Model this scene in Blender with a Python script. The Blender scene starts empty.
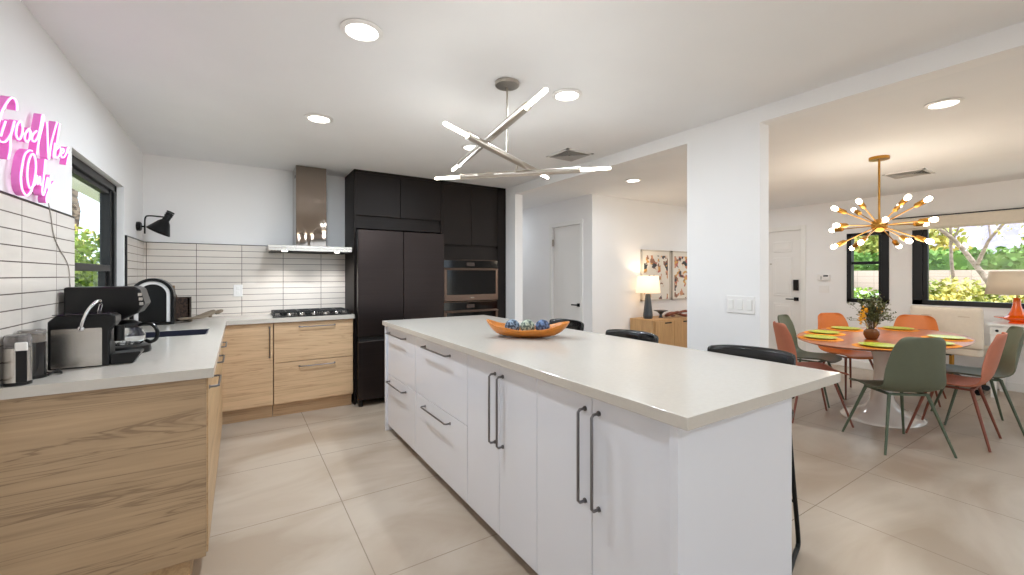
import bpy, bmesh, math, random
from mathutils import Vector, Matrix
R = math.radians
random.seed(7)
SC = bpy.context.scene
COL = SC.collection

# ------------------------------------------------------------------ camera
cd = bpy.data.cameras.new('camera'); cam = bpy.data.objects.new('camera', cd); COL.objects.link(cam)
cd.sensor_width = 36; cd.lens = 36*424.5/1024; cd.shift_y = -12.5/1024; cd.clip_start = .05; cd.clip_end = 2000
cam.location = (0, 0, 1.32); cam.rotation_euler = (R(90), 0, R(-32.75))
SC.camera = cam
SC.view_settings.view_transform = 'Standard'; SC.view_settings.look = 'None'
SC.view_settings.gamma = 1; SC.view_settings.use_curve_mapping = False
SC.view_settings.exposure = 0.66
SC.cycles.max_bounces = 10; SC.cycles.diffuse_bounces = 8; SC.cycles.glossy_bounces = 4
SC.cycles.transmission_bounces = 6; SC.cycles.transparent_max_bounces = 12
SC.cycles.use_denoising = True; SC.cycles.sample_clamp_indirect = 4
SC.cycles.caustics_reflective = False; SC.cycles.caustics_refractive = False

# ------------------------------------------------------------------ world, sun
W = bpy.data.worlds.new('sky'); SC.world = W; W.use_nodes = True
wt = W.node_tree; wt.nodes.clear()
wo = wt.nodes.new('ShaderNodeOutputWorld'); wb = wt.nodes.new('ShaderNodeBackground')
wb.inputs[0].default_value = (.74, .87, 1, 1); wb.inputs[1].default_value = 2.0
wt.links.new(wb.outputs[0], wo.inputs[0])
sd = bpy.data.lights.new('sun', 'SUN'); sun = bpy.data.objects.new('sun', sd); COL.objects.link(sun)
sd.energy = 4.2; sd.angle = R(1); sd.color = (.96, .98, 1); sun.rotation_euler = (R(34), R(3), 0)

def portal(loc, rot, sx, sy):
    l = bpy.data.lights.new('window_portal', 'AREA'); l.shape = 'RECTANGLE'; l.size = sx; l.size_y = sy
    l.cycles.is_portal = True
    o = bpy.data.objects.new('window_portal', l); o.location = loc; o.rotation_euler = rot; COL.objects.link(o)
portal((1.7, -3.3, 1.15), (R(90), 0, 0), 1.7, 2.2)       # unseen openings added behind the camera for daylight
portal((4.9, -3.3, 1.15), (R(90), 0, 0), 1.8, 2.2)
portal((7.44, .2, 1.45), (R(90), 0, R(90)), 3.2, 1.0)
portal((-.85, 3.63, 1.45), (R(90), 0, R(-90)), 1.2, .95)

# ------------------------------------------------------------------ helpers
def s2l(c):
    return tuple((v/12.92 if v <= .04045 else ((v+.055)/1.055)**2.4) for v in [q/255 for q in c]) + (1,)
def mat(name, rgb, rough=.5, metal=0, spec=.5, emit=None, es=0, trans=0, coat=0, alpha=1):
    m = bpy.data.materials.new(name); m.use_nodes = True
    b = m.node_tree.nodes['Principled BSDF']
    b.inputs['Base Color'].default_value = s2l(rgb); b.inputs['Roughness'].default_value = rough
    b.inputs['Metallic'].default_value = metal; b.inputs['Specular IOR Level'].default_value = spec
    b.inputs['Transmission Weight'].default_value = trans; b.inputs['Coat Weight'].default_value = coat
    b.inputs['Alpha'].default_value = alpha
    if emit: b.inputs['Emission Color'].default_value = s2l(emit); b.inputs['Emission Strength'].default_value = es
    return m
def nodes(m): return m.node_tree.nodes, m.node_tree.links, m.node_tree.nodes['Principled BSDF']
def vary(m, scale=(3, 3, 3), amt=.12, detail=4, bump=0, rgb2=None, lo=.35, hi=.65, distort=0, tc='Object'):
    """mix the base colour with a second one by noise"""
    n, l, b = nodes(m)
    t = n.new('ShaderNodeTexCoord'); mp = n.new('ShaderNodeMapping'); no = n.new('ShaderNodeTexNoise'); r = n.new('ShaderNodeValToRGB')
    mp.inputs['Scale'].default_value = scale; no.inputs['Scale'].default_value = 1; no.inputs['Detail'].default_value = detail
    no.inputs['Distortion'].default_value = distort
    l.new(t.outputs[tc], mp.inputs[0]); l.new(mp.outputs[0], no.inputs[0]); l.new(no.outputs[0], r.inputs[0])
    base = b.inputs['Base Color'].default_value[:]
    c2 = s2l(rgb2) if rgb2 else tuple(v*(1-amt) for v in base[:3])+(1,)
    r.color_ramp.elements[0].position = lo; r.color_ramp.elements[0].color = c2
    r.color_ramp.elements[1].position = hi; r.color_ramp.elements[1].color = base
    l.new(r.outputs[0], b.inputs['Base Color'])
    if bump:
        bp = n.new('ShaderNodeBump'); bp.inputs['Strength'].default_value = bump; bp.inputs['Distance'].default_value = .01
        l.new(no.outputs[0], bp.inputs['Height']); l.new(bp.outputs[0], b.inputs['Normal'])
    return m
def grout(m, axes, col, width, rough=.8):
    """thin joints at regular spacing: axes = [(axis index, period, origin)]"""
    n, l, b = nodes(m)
    t = n.new('ShaderNodeTexCoord'); sp = n.new('ShaderNodeSeparateXYZ'); l.new(t.outputs['Object'], sp.inputs[0])
    acc = None
    for ax, per, org in axes:
        a = n.new('ShaderNodeMath'); a.operation = 'SUBTRACT'; l.new(sp.outputs[ax], a.inputs[0]); a.inputs[1].default_value = org - 1000*per
        d = n.new('ShaderNodeMath'); d.operation = 'MODULO'; l.new(a.outputs[0], d.inputs[0]); d.inputs[1].default_value = per
        e = n.new('ShaderNodeMath'); e.operation = 'PINGPONG'; l.new(a.outputs[0], e.inputs[0]); e.inputs[1].default_value = per/2
        f = n.new('ShaderNodeMath'); f.operation = 'LESS_THAN'; l.new(e.outputs[0], f.inputs[0]); f.inputs[1].default_value = width/2
        if acc is None: acc = f
        else:
            g = n.new('ShaderNodeMath'); g.operation = 'MAXIMUM'; l.new(acc.outputs[0], g.inputs[0]); l.new(f.outputs[0], g.inputs[1]); acc = g
    mx = n.new('ShaderNodeMix'); mx.data_type = 'RGBA'
    l.new(acc.outputs[0], mx.inputs[0])
    src = b.inputs['Base Color'].links
    if src: l.new(src[0].from_socket, mx.inputs[6])
    else: mx.inputs[6].default_value = b.inputs['Base Color'].default_value
    mx.inputs[7].default_value = s2l(col)
    l.new(mx.outputs[2], b.inputs['Base Color'])
    m2 = n.new('ShaderNodeMix'); l.new(acc.outputs[0], m2.inputs[0]); m2.inputs[2].default_value = b.inputs['Roughness'].default_value; m2.inputs[3].default_value = rough
    l.new(m2.outputs[0], b.inputs['Roughness'])
    bp = n.new('ShaderNodeBump'); bp.invert = True; bp.inputs['Strength'].default_value = .4; bp.inputs['Distance'].default_value = .002
    l.new(acc.outputs[0], bp.inputs['Height']); l.new(bp.outputs[0], b.inputs['Normal'])
    return m
def wood(name, base, dark, axis, rough=.5, scale=1.0, tilt=0.0):
    """grain running along one axis"""
    m = mat(name, base, rough); n, l, b = nodes(m)
    t = n.new('ShaderNodeTexCoord'); mp = n.new('ShaderNodeMapping'); l.new(t.outputs['Object'], mp.inputs[0])
    sc = [26*scale]*3; sc[axis] = 1.0*scale; mp.inputs['Scale'].default_value = sc
    mp.inputs['Rotation'].default_value = (0, tilt, 0)
    n1 = n.new('ShaderNodeTexNoise'); n1.inputs['Scale'].default_value = .55; n1.inputs['Detail'].default_value = 5; n1.inputs['Distortion'].default_value = 1.1
    n2 = n.new('ShaderNodeTexNoise'); n2.inputs['Scale'].default_value = 4; n2.inputs['Detail'].default_value = 3
    l.new(mp.outputs[0], n1.inputs[0]); l.new(mp.outputs[0], n2.inputs[0])
    r = n.new('ShaderNodeValToRGB'); l.new(n1.outputs[0], r.inputs[0])
    B, D = s2l(base), s2l(dark); mid = tuple(.5*(p+q) for p, q in zip(B, D))
    lt = tuple(min(1, v*1.12) for v in B[:3])+(1,)
    e = r.color_ramp.elements; e[0].position = .30; e[0].color = mid; e[1].position = .75; e[1].color = lt
    x = e.new(.44); x.color = B
    x = e.new(.495); x.color = B
    x = e.new(.51); x.color = tuple(.45*p+.55*q for p, q in zip(B, D))
    x = e.new(.525); x.color = B
    mx = n.new('ShaderNodeMix'); mx.data_type = 'RGBA'; mx.blend_type = 'MULTIPLY'; mx.inputs[0].default_value = .35
    r2 = n.new('ShaderNodeValToRGB'); l.new(n2.outputs[0], r2.inputs[0]); r2.color_ramp.elements[0].position = .3; r2.color_ramp.elements[0].color = (.62, .58, .54, 1); r2.color_ramp.elements[1].position = .6
    l.new(r.outputs[0], mx.inputs[6]); l.new(r2.outputs[0], mx.inputs[7]); l.new(mx.outputs[2], b.inputs['Base Color'])
    return m

class MB:
    """collects shapes and links them as one mesh object; o = world origin taken off every vertex"""
    def __init__(s, o=(0, 0, 0)): s.b = bmesh.new(); s.o = Vector(o)
    def _v(s, p): return s.b.verts.new(Vector(p)-s.o)
    def face(s, vs):
        try: return s.b.faces.new(vs)
        except ValueError: return None
    def box(s, x0, x1, y0, y1, z0, z1):
        if x0 > x1: x0, x1 = x1, x0
        if y0 > y1: y0, y1 = y1, y0
        if z0 > z1: z0, z1 = z1, z0
        v = [s._v((x, y, z)) for z in (z0, z1) for y in (y0, y1) for x in (x0, x1)]
        for f in ((0, 2, 3, 1), (4, 5, 7, 6), (0, 1, 5, 4), (2, 6, 7, 3), (1, 3, 7, 5), (0, 4, 6, 2)): s.face([v[i] for i in f])
        return s
    def ring(s, c, ax, up, r, n, rx=None):
        side = ax.cross(up).normalized(); up2 = side.cross(ax).normalized(); rx = rx or r
        return [s._v(c + side*math.cos(2*math.pi*i/n)*rx + up2*math.sin(2*math.pi*i/n)*r) for i in range(n)]
    def tube(s, pts, r, n=8, closed=False, caps=True):
        pts = [Vector(p) for p in pts]; k = len(pts)
        rr = r if isinstance(r, (list, tuple)) else [r]*k
        rings = []; up = None
        for i, p in enumerate(pts):
            if closed: d = pts[(i+1) % k]-pts[i-1]
            else: d = pts[min(i+1, k-1)]-pts[max(i-1, 0)]
            if d.length < 1e-9: d = Vector((0, 0, 1))
            d.normalize()
            if up is None: up = Vector((0, 0, 1)) if abs(d.z) < .9 else Vector((1, 0, 0))
            side = d.cross(up)
            if side.length < 1e-4: up = Vector((0, 1, 0)); side = d.cross(up)
            up = side.cross(d).normalized()
            rings.append(s.ring(p, d, up, rr[i], n))
        m = k if closed else k-1
        for i in range(m):
            a, b2 = rings[i], rings[(i+1) % k]
            for j in range(n): s.face((a[j], a[(j+1) % n], b2[(j+1) % n], b2[j]))
        if caps and not closed: s.face(rings[0][::-1]); s.face(rings[-1])
        return s
    def cyl(s, p0, p1, r0, r1=None, n=20): return s.tube([p0, p1], [r0, r0 if r1 is None else r1], n)
    def lathe(s, prof, c=(0, 0, 0), n=28, sx=1, sy=1, axis=None):
        c = Vector(c); rings = []
        M = axis.to_track_quat('Z', 'Y').to_matrix() if axis is not None else Matrix.Identity(3)
        for r, z in prof:
            if r < 1e-5: rings.append([s._v(c+M @ Vector((0, 0, z)))])
            else: rings.append([s._v(c+M @ Vector((r*sx*math.cos(2*math.pi*i/n), r*sy*math.sin(2*math.pi*i/n), z))) for i in range(n)])
        for a, b2 in zip(rings, rings[1:]):
            for j in range(n):
                k = (j+1) % n
                if len(a) == 1 and len(b2) == 1: continue
                if len(a) == 1: s.face((a[0], b2[k], b2[j]))
                elif len(b2) == 1: s.face((a[j], a[k], b2[0]))
                else: s.face((a[j], a[k], b2[k], b2[j]))
        if len(rings[0]) > 1: s.face(rings[0][::-1])
        if len(rings[-1]) > 1: s.face(rings[-1])
        return s
    def prism(s, poly, axis, a, b2):
        """poly = 2D points in the other two axes (in order), extruded along axis from a to b2"""
        def P(q, t):
            l = list(q); l.insert(axis, t); return tuple(l)
        A = [s._v(P(q, a)) for q in poly]; B = [s._v(P(q, b2)) for q in poly]; n = len(poly)
        s.face(A[::-1]); s.face(B)
        for i in range(n): s.face((A[i], A[(i+1) % n], B[(i+1) % n], B[i]))
        return s
    def sphere(s, c, r, n=14, sc=(1, 1, 1)):
        m = n//2; c = Vector(c)
        rings = []
        for i in range(m+1):
            t = math.pi*i/m
            if i in (0, m): rings.append([s._v(c+Vector((0, 0, r*sc[2]*math.cos(t))))])
            else: rings.append([s._v(c+Vector((r*sc[0]*math.sin(t)*math.cos(2*math.pi*j/n), r*sc[1]*math.sin(t)*math.sin(2*math.pi*j/n), r*sc[2]*math.cos(t)))) for j in range(n)])
        for a, b2 in zip(rings, rings[1:]):
            for j in range(n):
                k = (j+1) % n
                if len(a) == 1: s.face((a[0], b2[j], b2[k]))
                elif len(b2) == 1: s.face((a[j], b2[0], a[k]))
                else: s.face((a[j], b2[j], b2[k], a[k]))
        return s
    def grid(s, rows):
        V = [[s._v(p) for p in row] for row in rows]
        for a, b2 in zip(V, V[1:]):
            for j in range(len(a)-1): s.face((a[j], a[j+1], b2[j+1], b2[j]))
        return s
    def build(s, name, m, parent=None, smooth=False, bevel=0, solid=0, sub=0, seg=2):
        bmesh.ops.recalc_face_normals(s.b, faces=s.b.faces)
        me = bpy.data.meshes.new(name); s.b.to_mesh(me); s.b.free()
        ob = bpy.data.objects.new(name, me); COL.objects.link(ob); me.materials.append(m)
        if parent is not None: ob.parent = parent
        else: ob.location = s.o
        if smooth:
            for p in me.polygons: p.use_smooth = True
            if smooth == 'auto':
                try: me.set_sharp_from_angle(angle=R(35))
                except Exception: pass
        if solid:
            md = ob.modifiers.new('thick', 'SOLIDIFY'); md.thickness = solid; md.offset = 0
        if bevel:
            md = ob.modifiers.new('bev', 'BEVEL'); md.width = bevel; md.segments = seg; md.limit_method = 'ANGLE'; md.angle_limit = R(40)
        if sub:
            md = ob.modifiers.new('sub', 'SUBSURF'); md.levels = sub; md.render_levels = sub
        return ob
def thing(name, label, cat, loc=(0, 0, 0), rz=0, group=None):
    o = bpy.data.objects.new(name, None); COL.objects.link(o); o.location = loc; o.rotation_euler = (0, 0, rz)
    o.empty_display_size = .1
    return tag(o, label, cat, group)
def tag(o, label, cat, group=None, kind=None):
    o['label'] = label; o['category'] = cat
    if group: o['group'] = group
    if kind: o['kind'] = kind
    return o
def struct(o): o['kind'] = 'structure'; return o
def copy_tree(o, label=None, parent=None):
    c = o.copy(); COL.objects.link(c); c.parent = parent
    if label: c['label'] = label
    for ch in list(o.children):
        copy_tree(ch, None, c)
    return c
def smoothpts(pts, k=5):
    P = [Vector(p) for p in pts]; out = []
    for i in range(len(P)-1):
        p0, p1, p2, p3 = P[max(i-1, 0)], P[i], P[i+1], P[min(i+2, len(P)-1)]
        for j in range(k):
            t = j/k
            out.append(.5*((2*p1)+(p2-p0)*t+(2*p0-5*p1+4*p2-p3)*t*t+(3*p1-p0-3*p2+p3)*t**3))
    out.append(P[-1]); return out
def rrect(x0, x1, y0, y1, r, k=5):
    pts = []
    for cx, cy, a in ((x1-r, y1-r, 0), (x0+r, y1-r, 90), (x0+r, y0+r, 180), (x1-r, y0+r, 270)):
        for i in range(k+1): t = R(a+90*i/k); pts.append((cx+r*math.cos(t), cy+r*math.sin(t)))
    return pts

# ------------------------------------------------------------------ materials
M = {}
M['wall'] = vary(mat('white_wall_paint', (240, 239, 239), .7, spec=.3), (2, 2, 2), .02)
M['ceil'] = vary(mat('white_ceiling_paint', (238, 238, 239), .8, spec=.2), (3, 3, 3), .02)
M['trimw'] = mat('white_trim_paint', (236, 235, 232), .4)
M['doorw'] = mat('white_door_paint', (233, 231, 228), .4)
M['floor'] = mat('beige_concrete_look_tile', (184, 171, 156), .33, spec=.45)
vary(M['floor'], (1.1, 2.4, 1), rgb2=(162, 145, 127), detail=8, lo=.36, hi=.62, distort=.9)
grout(M['floor'], [(0, .7575, .505), (1, .7575, 1.105)], (142, 128, 113), .005)
def tilem(ax, org, per):
    m = mat('cream_stacked_tile', (228, 220, 211), .22, spec=.55); vary(m, (4, 4, 14), .05)
    return grout(m, [(ax, per, org), (2, .0605, 1.612)], (98, 86, 78), .0045)
M['tile_back'] = tilem(0, -.335, .3585); M['tile_left'] = tilem(1, 2.42, .372)
M['oak'] = wood('pale_oak_grain_across', (204, 173, 137), (150, 114, 82), 0, .45)
M['oak_y'] = wood('pale_oak_grain_along', (194, 162, 122), (150, 116, 82), 1, .45)
M['oak_panel'] = wood('greyed_oak_end_panel', (176, 149, 117), (92, 68, 48), 0, .5, .8, .07)
M['oak_side'] = wood('honey_oak_upright', (196, 156, 108), (164, 124, 80), 2, .45, 1.3)
M['quartz'] = vary(mat('white_quartz', (196, 190, 181), .16, spec=.5), (60, 60, 60), .03)
M['gloss'] = mat('gloss_white_lacquer', (222, 224, 231), .08, spec=.5, coat=.3)
M['glossend'] = M['gloss']
M['dark'] = vary(mat('espresso_matt_laminate', (24, 16, 13), .5, spec=.25), (2, 2, 20), .1)
M['black'] = mat('black_plastic', (11, 11, 12), .28, spec=.35)
M['blackm'] = mat('matt_black_metal', (12, 12, 13), .45, spec=.3)
M['frame'] = mat('black_window_frame', (19, 18, 20), .38, spec=.35)
M['fridge'] = vary(mat('black_stainless_steel', (60, 53, 52), .3, metal=.9), (1, 1, 60), .08)
M['gap'] = mat('dark_gap', (14, 13, 13), .8)
M['steel'] = vary(mat('brushed_stainless', (200, 196, 190), .25, metal=1), (1, 1, 90), .06)
M['mirror'] = vary(mat('polished_stainless', (146, 134, 124), .05, metal=1), (6, 6, .8), .02, detail=1, bump=1.0)
M['nickel'] = vary(mat('brushed_nickel', (186, 178, 168), .3, metal=1), (40, 40, 40), .06)
M['handle'] = mat('grey_steel_handle', (128, 126, 128), .3, metal=1)
M['chrome'] = mat('chrome', (225, 225, 228), .08, metal=1)
M['brass'] = mat('brushed_brass', (182, 134, 62), .3, metal=1)
M['ovenglass'] = mat('black_oven_glass', (10, 9, 10), .08, spec=.35)
M['ovenframe'] = mat('bronze_steel_oven_frame', (112, 94, 84), .3, metal=.9)
M['glass'] = mat('clear_glass', (255, 255, 255), 0.0, trans=1); nodes(M['glass'])[2].inputs['IOR'].default_value = 1.45
def thin_glass():
    m = bpy.data.materials.new('window_glass'); m.use_nodes = True; n = m.node_tree.nodes; l = m.node_tree.links; n.clear()
    o = n.new('ShaderNodeOutputMaterial'); t = n.new('ShaderNodeBsdfTransparent'); g = n.new('ShaderNodeBsdfGlossy'); g.inputs['Roughness'].default_value = .02
    t.inputs[0].default_value = (.93, .96, .95, 1)
    f = n.new('ShaderNodeFresnel'); f.inputs[0].default_value = 1.4; x = n.new('ShaderNodeMixShader')
    
    ge = n.new('ShaderNodeNewGeometry'); iv = n.new('ShaderNodeMath'); iv.operation = 'SUBTRACT'; iv.inputs[0].default_value = .6
    l.new(ge.outputs['Backfacing'], iv.inputs[1]); mu = n.new('ShaderNodeMath'); mu.operation = 'MULTIPLY'; mu.use_clamp = True
    l.new(f.outputs[0], mu.inputs[0]); l.new(iv.outputs[0], mu.inputs[1])
    l.new(mu.outputs[0], x.inputs[0]); l.new(t.outputs[0], x.inputs[1]); l.new(g.outputs[0], x.inputs[2]); l.new(x.outputs[0], o.inputs[0]); return m
M['pane'] = thin_glass()
M['bulb'] = mat('lit_bulb', (255, 250, 240), .4, emit=(255, 240, 214), es=9)
M['led'] = mat('lit_led_tube', (255, 252, 245), .4, emit=(255, 244, 222), es=8)
M['lamp'] = mat('lit_downlight_lens', (255, 255, 255), .4, emit=(255, 250, 240), es=6)
M['neon'] = mat('lit_pink_neon', (255, 225, 250), .4, emit=(255, 178, 236), es=.95)
M['neonside'] = mat('pink_silicone_side', (222, 120, 196), .5, emit=(236, 112, 200), es=.10)
M['clearpink'] = mat('clear_acrylic', (240, 225, 238), .05, trans=.9, alpha=.25)
M['navy'] = mat('dark_composite_sink', (42, 43, 58), .35)
M['green'] = vary(mat('sage_green_shell', (92, 97, 78), .5), (30, 30, 30), .04)
M['pink'] = vary(mat('terracotta_shell', (182, 110, 84), .5), (30, 30, 30), .04)
M['orange'] = vary(mat('burnt_orange_shell', (206, 116, 50), .5), (30, 30, 30), .04)
M['greenleg'] = mat('sage_green_leg', (78, 90, 70), .45); M['redleg'] = mat('terracotta_leg', (124, 66, 48), .45)
M['tablewood'] = wood('walnut_veneer', (168, 88, 34), (112, 54, 20), 0, .34, .8); nodes(M['tablewood'])[2].inputs['Coat Weight'].default_value = .15
M['tulip'] = mat('white_enamel_pedestal', (226, 218, 208), .12, coat=.5)
M['mat_o'] = vary(mat('orange_woven_placemat', (236, 150, 34), .8), (120, 120, 120), .25)
M['plate'] = vary(mat('lime_green_plate', (186, 190, 44), .3), (50, 50, 50), rgb2=(150, 166, 40))
M['leather'] = mat('black_leather', (12, 12, 13), .2, spec=.5, coat=.15)
M['cream'] = vary(mat('cream_upholstery', (226, 216, 200), .7), (30, 30, 30), .04)
M['shade'] = mat('linen_lamp_shade', (236, 228, 214), .8, emit=(255, 226, 184), es=.55)
M['shade2'] = mat('beige_linen_shade', (222, 206, 184), .8)
M['slate'] = mat('dark_slate_ceramic', (48, 54, 60), .4)
M['lampo'] = mat('orange_glazed_ceramic', (242, 100, 8), .12, coat=.6)
M['bowlwood'] = wood('amber_wooden_bowl', (198, 122, 44), (110, 56, 16), 0, .35, 1.5)
M['plateplastic'] = mat('white_switch_plastic', (236, 234, 232), .3)
M['leaf'] = vary(mat('fresh_green_leaves', (170, 192, 70), .6), (3, 3, 3), rgb2=(100, 136, 44), lo=.4, hi=.6)
M['leafy'] = vary(mat('yellow_green_leaves', (226, 206, 116), .6), (1.6, 1.6, 1.6), rgb2=(150, 158, 70), lo=.42, hi=.58)
M['hedge'] = vary(mat('hedge_leaves', (130, 160, 70), .7), (2, 2, 2), rgb2=(84, 118, 46))
M['bark'] = vary(mat('pale_bark', (166, 142, 128), .8), (6, 6, 20), rgb2=(128, 108, 92), bump=.3)
M['palmbark'] = vary(mat('palm_bark', (150, 128, 112), .9), (6, 6, 14), rgb2=(84, 68, 60), lo=.42, hi=.58, bump=.6)
M['gravel'] = vary(mat('desert_gravel', (206, 194, 176), .9), (8, 8, 8), .15)
M['block'] = mat('pinkish_garden_block', (206, 178, 160), .9)
M['mount'] = vary(mat('hazed_mountain_rock', (178, 164, 178), .95), (.03, .03, .08), rgb2=(150, 138, 160), detail=8)  # distance haze painted into the rock colours
M['carw'] = mat('white_car_paint', (238, 240, 242), .2, coat=.5)
M['soffit'] = mat('white_soffit', (225, 222, 216), .8)

# ------------------------------------------------------------------ room shell
H = 2.40
XL, YB, XD = -.72, 4.95, 7.40
YF = -3.3
fl = struct(MB().box(-.9, 7.55, YF, 8.2, -.1, 0).build('floor', M['floor']))
struct(MB().box(-1.75, 8.2, -3.5, 8.9, H, H+.16).build('ceiling', M['ceil']))
# left wall with the window opening y 3.05..4.22, z 1.06..1.975
w = MB(); w.box(XL-.125, XL, YF, 3.05, 0, H); w.box(XL-.125, XL, 4.22, 5.1, 0, H); w.box(XL-.125, XL, 3.05, 4.22, 0, 1.06); w.box(XL-.125, XL, 3.05, 4.22, 1.975, H)
struct(w.build('wall_left', M['wall']))
struct(MB().box(XL, 2.81, YB, YB+.15, 0, H).build('wall_back', M['wall']))
# partition between kitchen and dining: post at far end, pillar, shallow beam
struct(MB().box(2.81, 2.92, 4.3, 8.2, 0, H).build('wall_post', M['wall']))
struct(MB().box(2.81, 2.92, 1.43, 1.955, 0, 2.30).build('wall_pillar', M['wall']))
struct(MB().box(2.81, 2.92, YF, 4.3, 2.30, H).build('wall_header', M['wall']))
# hall and lamp wall
w = MB(); yd0, yd1 = 4.41, 5.04
w.box(3.96, 4.08, 4.18, yd0, 0, H); w.box(3.96, 4.08, yd1, 8.2, 0, H); w.box(3.96, 4.08, yd0, yd1, 2.03, H)
w.box(4.08, XD, 4.18, 4.3, 0, H)
struct(w.build('wall_hall', M['wall']))
struct(MB().box(2.92, 3.96, 8.05, 8.2, 0, H).build('wall_hall_end', M['wall']))
# dining wall: front door opening, small window, wide window
w = MB(); T = .17
w.box(XD, XD+T, 4.07, 4.3, 0, H); w.box(XD, XD+T, 3.14, 4.07, 2.03, H); w.box(XD, XD+T, 2.545, 3.14, 0, H)
w.box(XD, XD+T, 2.07, 2.545, 0, .93); w.box(XD, XD+T, 2.07, 2.545, 1.915, H); w.box(XD, XD+T, 1.835, 2.07, 0, H)
w.box(XD, XD+T, -1.4, 1.835, 0, .94); w.box(XD, XD+T, -1.4, 1.835, 1.99, H); w.box(XD, XD+T, YF, -1.4, 0, H)
struct(w.build('wall_right', M['wall']))
# wall behind the camera with two unseen openings added to let daylight in
w = MB(); w.box(XL, .9, YF-.15, YF, 0, H); w.box(2.5, 4.1, YF-.15, YF, 0, H); w.box(5.7, XD, YF-.15, YF, 0, H)
w.box(.9, 2.5, YF-.15, YF, 2.25, H); w.box(4.1, 5.7, YF-.15, YF, 2.25, H)
struct(w.build('wall_front', M['wall']))
for i, (a, b2) in enumerate(((.9, 2.5), (4.1, 5.7))):
    g = MB()
    for x in (a, (a+b2)/2-.03, b2-.06): g.box(x, x+.06, YF-.1, YF-.04, 0, 2.25)
    g.box(a, b2, YF-.1, YF-.04, 2.19, 2.25); g.box(a, b2, YF-.1, YF-.04, 0, .05)
    struct(g.build('window_%d' % (i+4), M['frame']))  # frames of the unseen openings added for daylight
# baseboards
struct(MB().box(XD-.015, XD, YF, 3.05, 0, .1).build('baseboard_right', M['trimw'], bevel=.004))
struct(MB().box(3.96, XD, 4.165, 4.18, 0, .1).build('baseboard_hall', M['trimw'], bevel=.004))
g = MB(); g.box(2.795, 2.81, 1.43, 1.955, 0, .1); g.box(2.795, 2.925, 1.415, 1.43, 0, .1)
struct(g.build('baseboard_pillar', M['trimw'], bevel=.004))

# tile splashback, with black edge strip along its top and beside the window
g = MB(); g.box(XL, .995, YB-.01, YB, .925, 1.612); struct(g.build('wall_backsplash', M['tile_back']))
g = MB(); g.box(XL, XL+.01, 1.2, 3.05, .925, 1.614); g.box(XL, XL+.01, 4.26, YB-.01, .925, 1.614); g.box(XL, XL+.01, 3.05, 4.26, .925, 1.05)
struct(g.build('wall_backsplash_left', M['tile_left']))
g = MB(); g.box(XL, .995, YB-.012, YB, 1.612, 1.617); g.box(XL, XL+.012, 1.2, 3.05, 1.614, 1.619); g.box(XL, XL+.012, 4.26, YB, 1.614, 1.619); g.box(XL, XL+.013, 4.245, 4.26, .93, 1.619)
struct(g.build('trim_1', M['frame']))

# ---- windows
def window(idx, frame_boxes, pane_box):
    f = MB()
    for b_ in frame_boxes: f.box(*b_)
    fo = struct(f.build('window_%d' % idx, M['frame'], bevel=.003))
    MB().box(*pane_box).build('pane', M['pane'], fo)
    return fo
x0, x1 = XL-.12, XL-.04
window(1, [(x0, x1, 3.05, 3.09, 1.06, 1.975), (x0, x1, 4.155, 4.22, 1.06, 1.975), (x0, x1, 3.05, 4.22, 1.925, 1.975), (x0, x1, 3.05, 4.22, 1.06, 1.10),
    (x0+.015, x1-.012, 3.09, 4.10, 1.345, 1.39), (x0+.015, x1-.012, 4.10, 4.155, 1.10, 1.925), (x0+.01, x1-.03, 4.06, 4.10, 1.10, 1.35), (x0+.02, x1-.02, 3.09, 4.155, 1.895, 1.925)],
    (x0+.03, x0+.036, 3.09, 4.12, 1.10, 1.92))
x0, x1 = XD-.012, XD+.09
window(2, [(x0, x1, 2.07, 2.15, .93, 1.915), (x0, x1, 2.49, 2.545, .93, 1.915), (x0, x1, 2.07, 2.545, 1.875, 1.915), (x0, x1, 2.07, 2.545, .93, .985),
    (x0+.02, x1-.02, 2.15, 2.49, 1.47, 1.51), (x0+.03, x1-.02, 2.15, 2.19, .985, 1.875)], (x0+.05, x0+.056, 2.15, 2.49, .98, 1.88))
window(3, [(x0, x1, 1.735, 1.835, .94, 1.99), (x0, x1, -1.4, -1.32, .94, 1.99), (x0, x1, -1.4, 1.835, 1.95, 1.99), (x0, x1, -1.4, 1.835, .94, 1.0),
    (x0+.02, x1-.03, 1.69, 1.735, 1.0, 1.95)], (x0+.05, x0+.056, -1.32, 1.70, 1.0, 1.95))
# roller blind over the wide window
bl = thing('roller_blind', 'cream roller blind rolled up over the wide dining window', 'blind', (XD-.07, 1.9, 1.9))
o_ = (XD-.07, 1.9, 1.9)
MB(o_).box(XD-.14, XD-.014, -1.4, 2.0, 1.915, 2.05).build('cassette', M['cream'], bl, bevel=.01)
MB(o_).box(XD-.145, XD-.135, -1.4, 2.0, 2.052, 2.064).build('top_rail', M['blackm'], bl)
MB(o_).cyl((XD-.085, -1.38, 1.925), (XD-.085, 1.98, 1.925), .028).build('roller', M['cream'], bl, smooth='auto')

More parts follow.
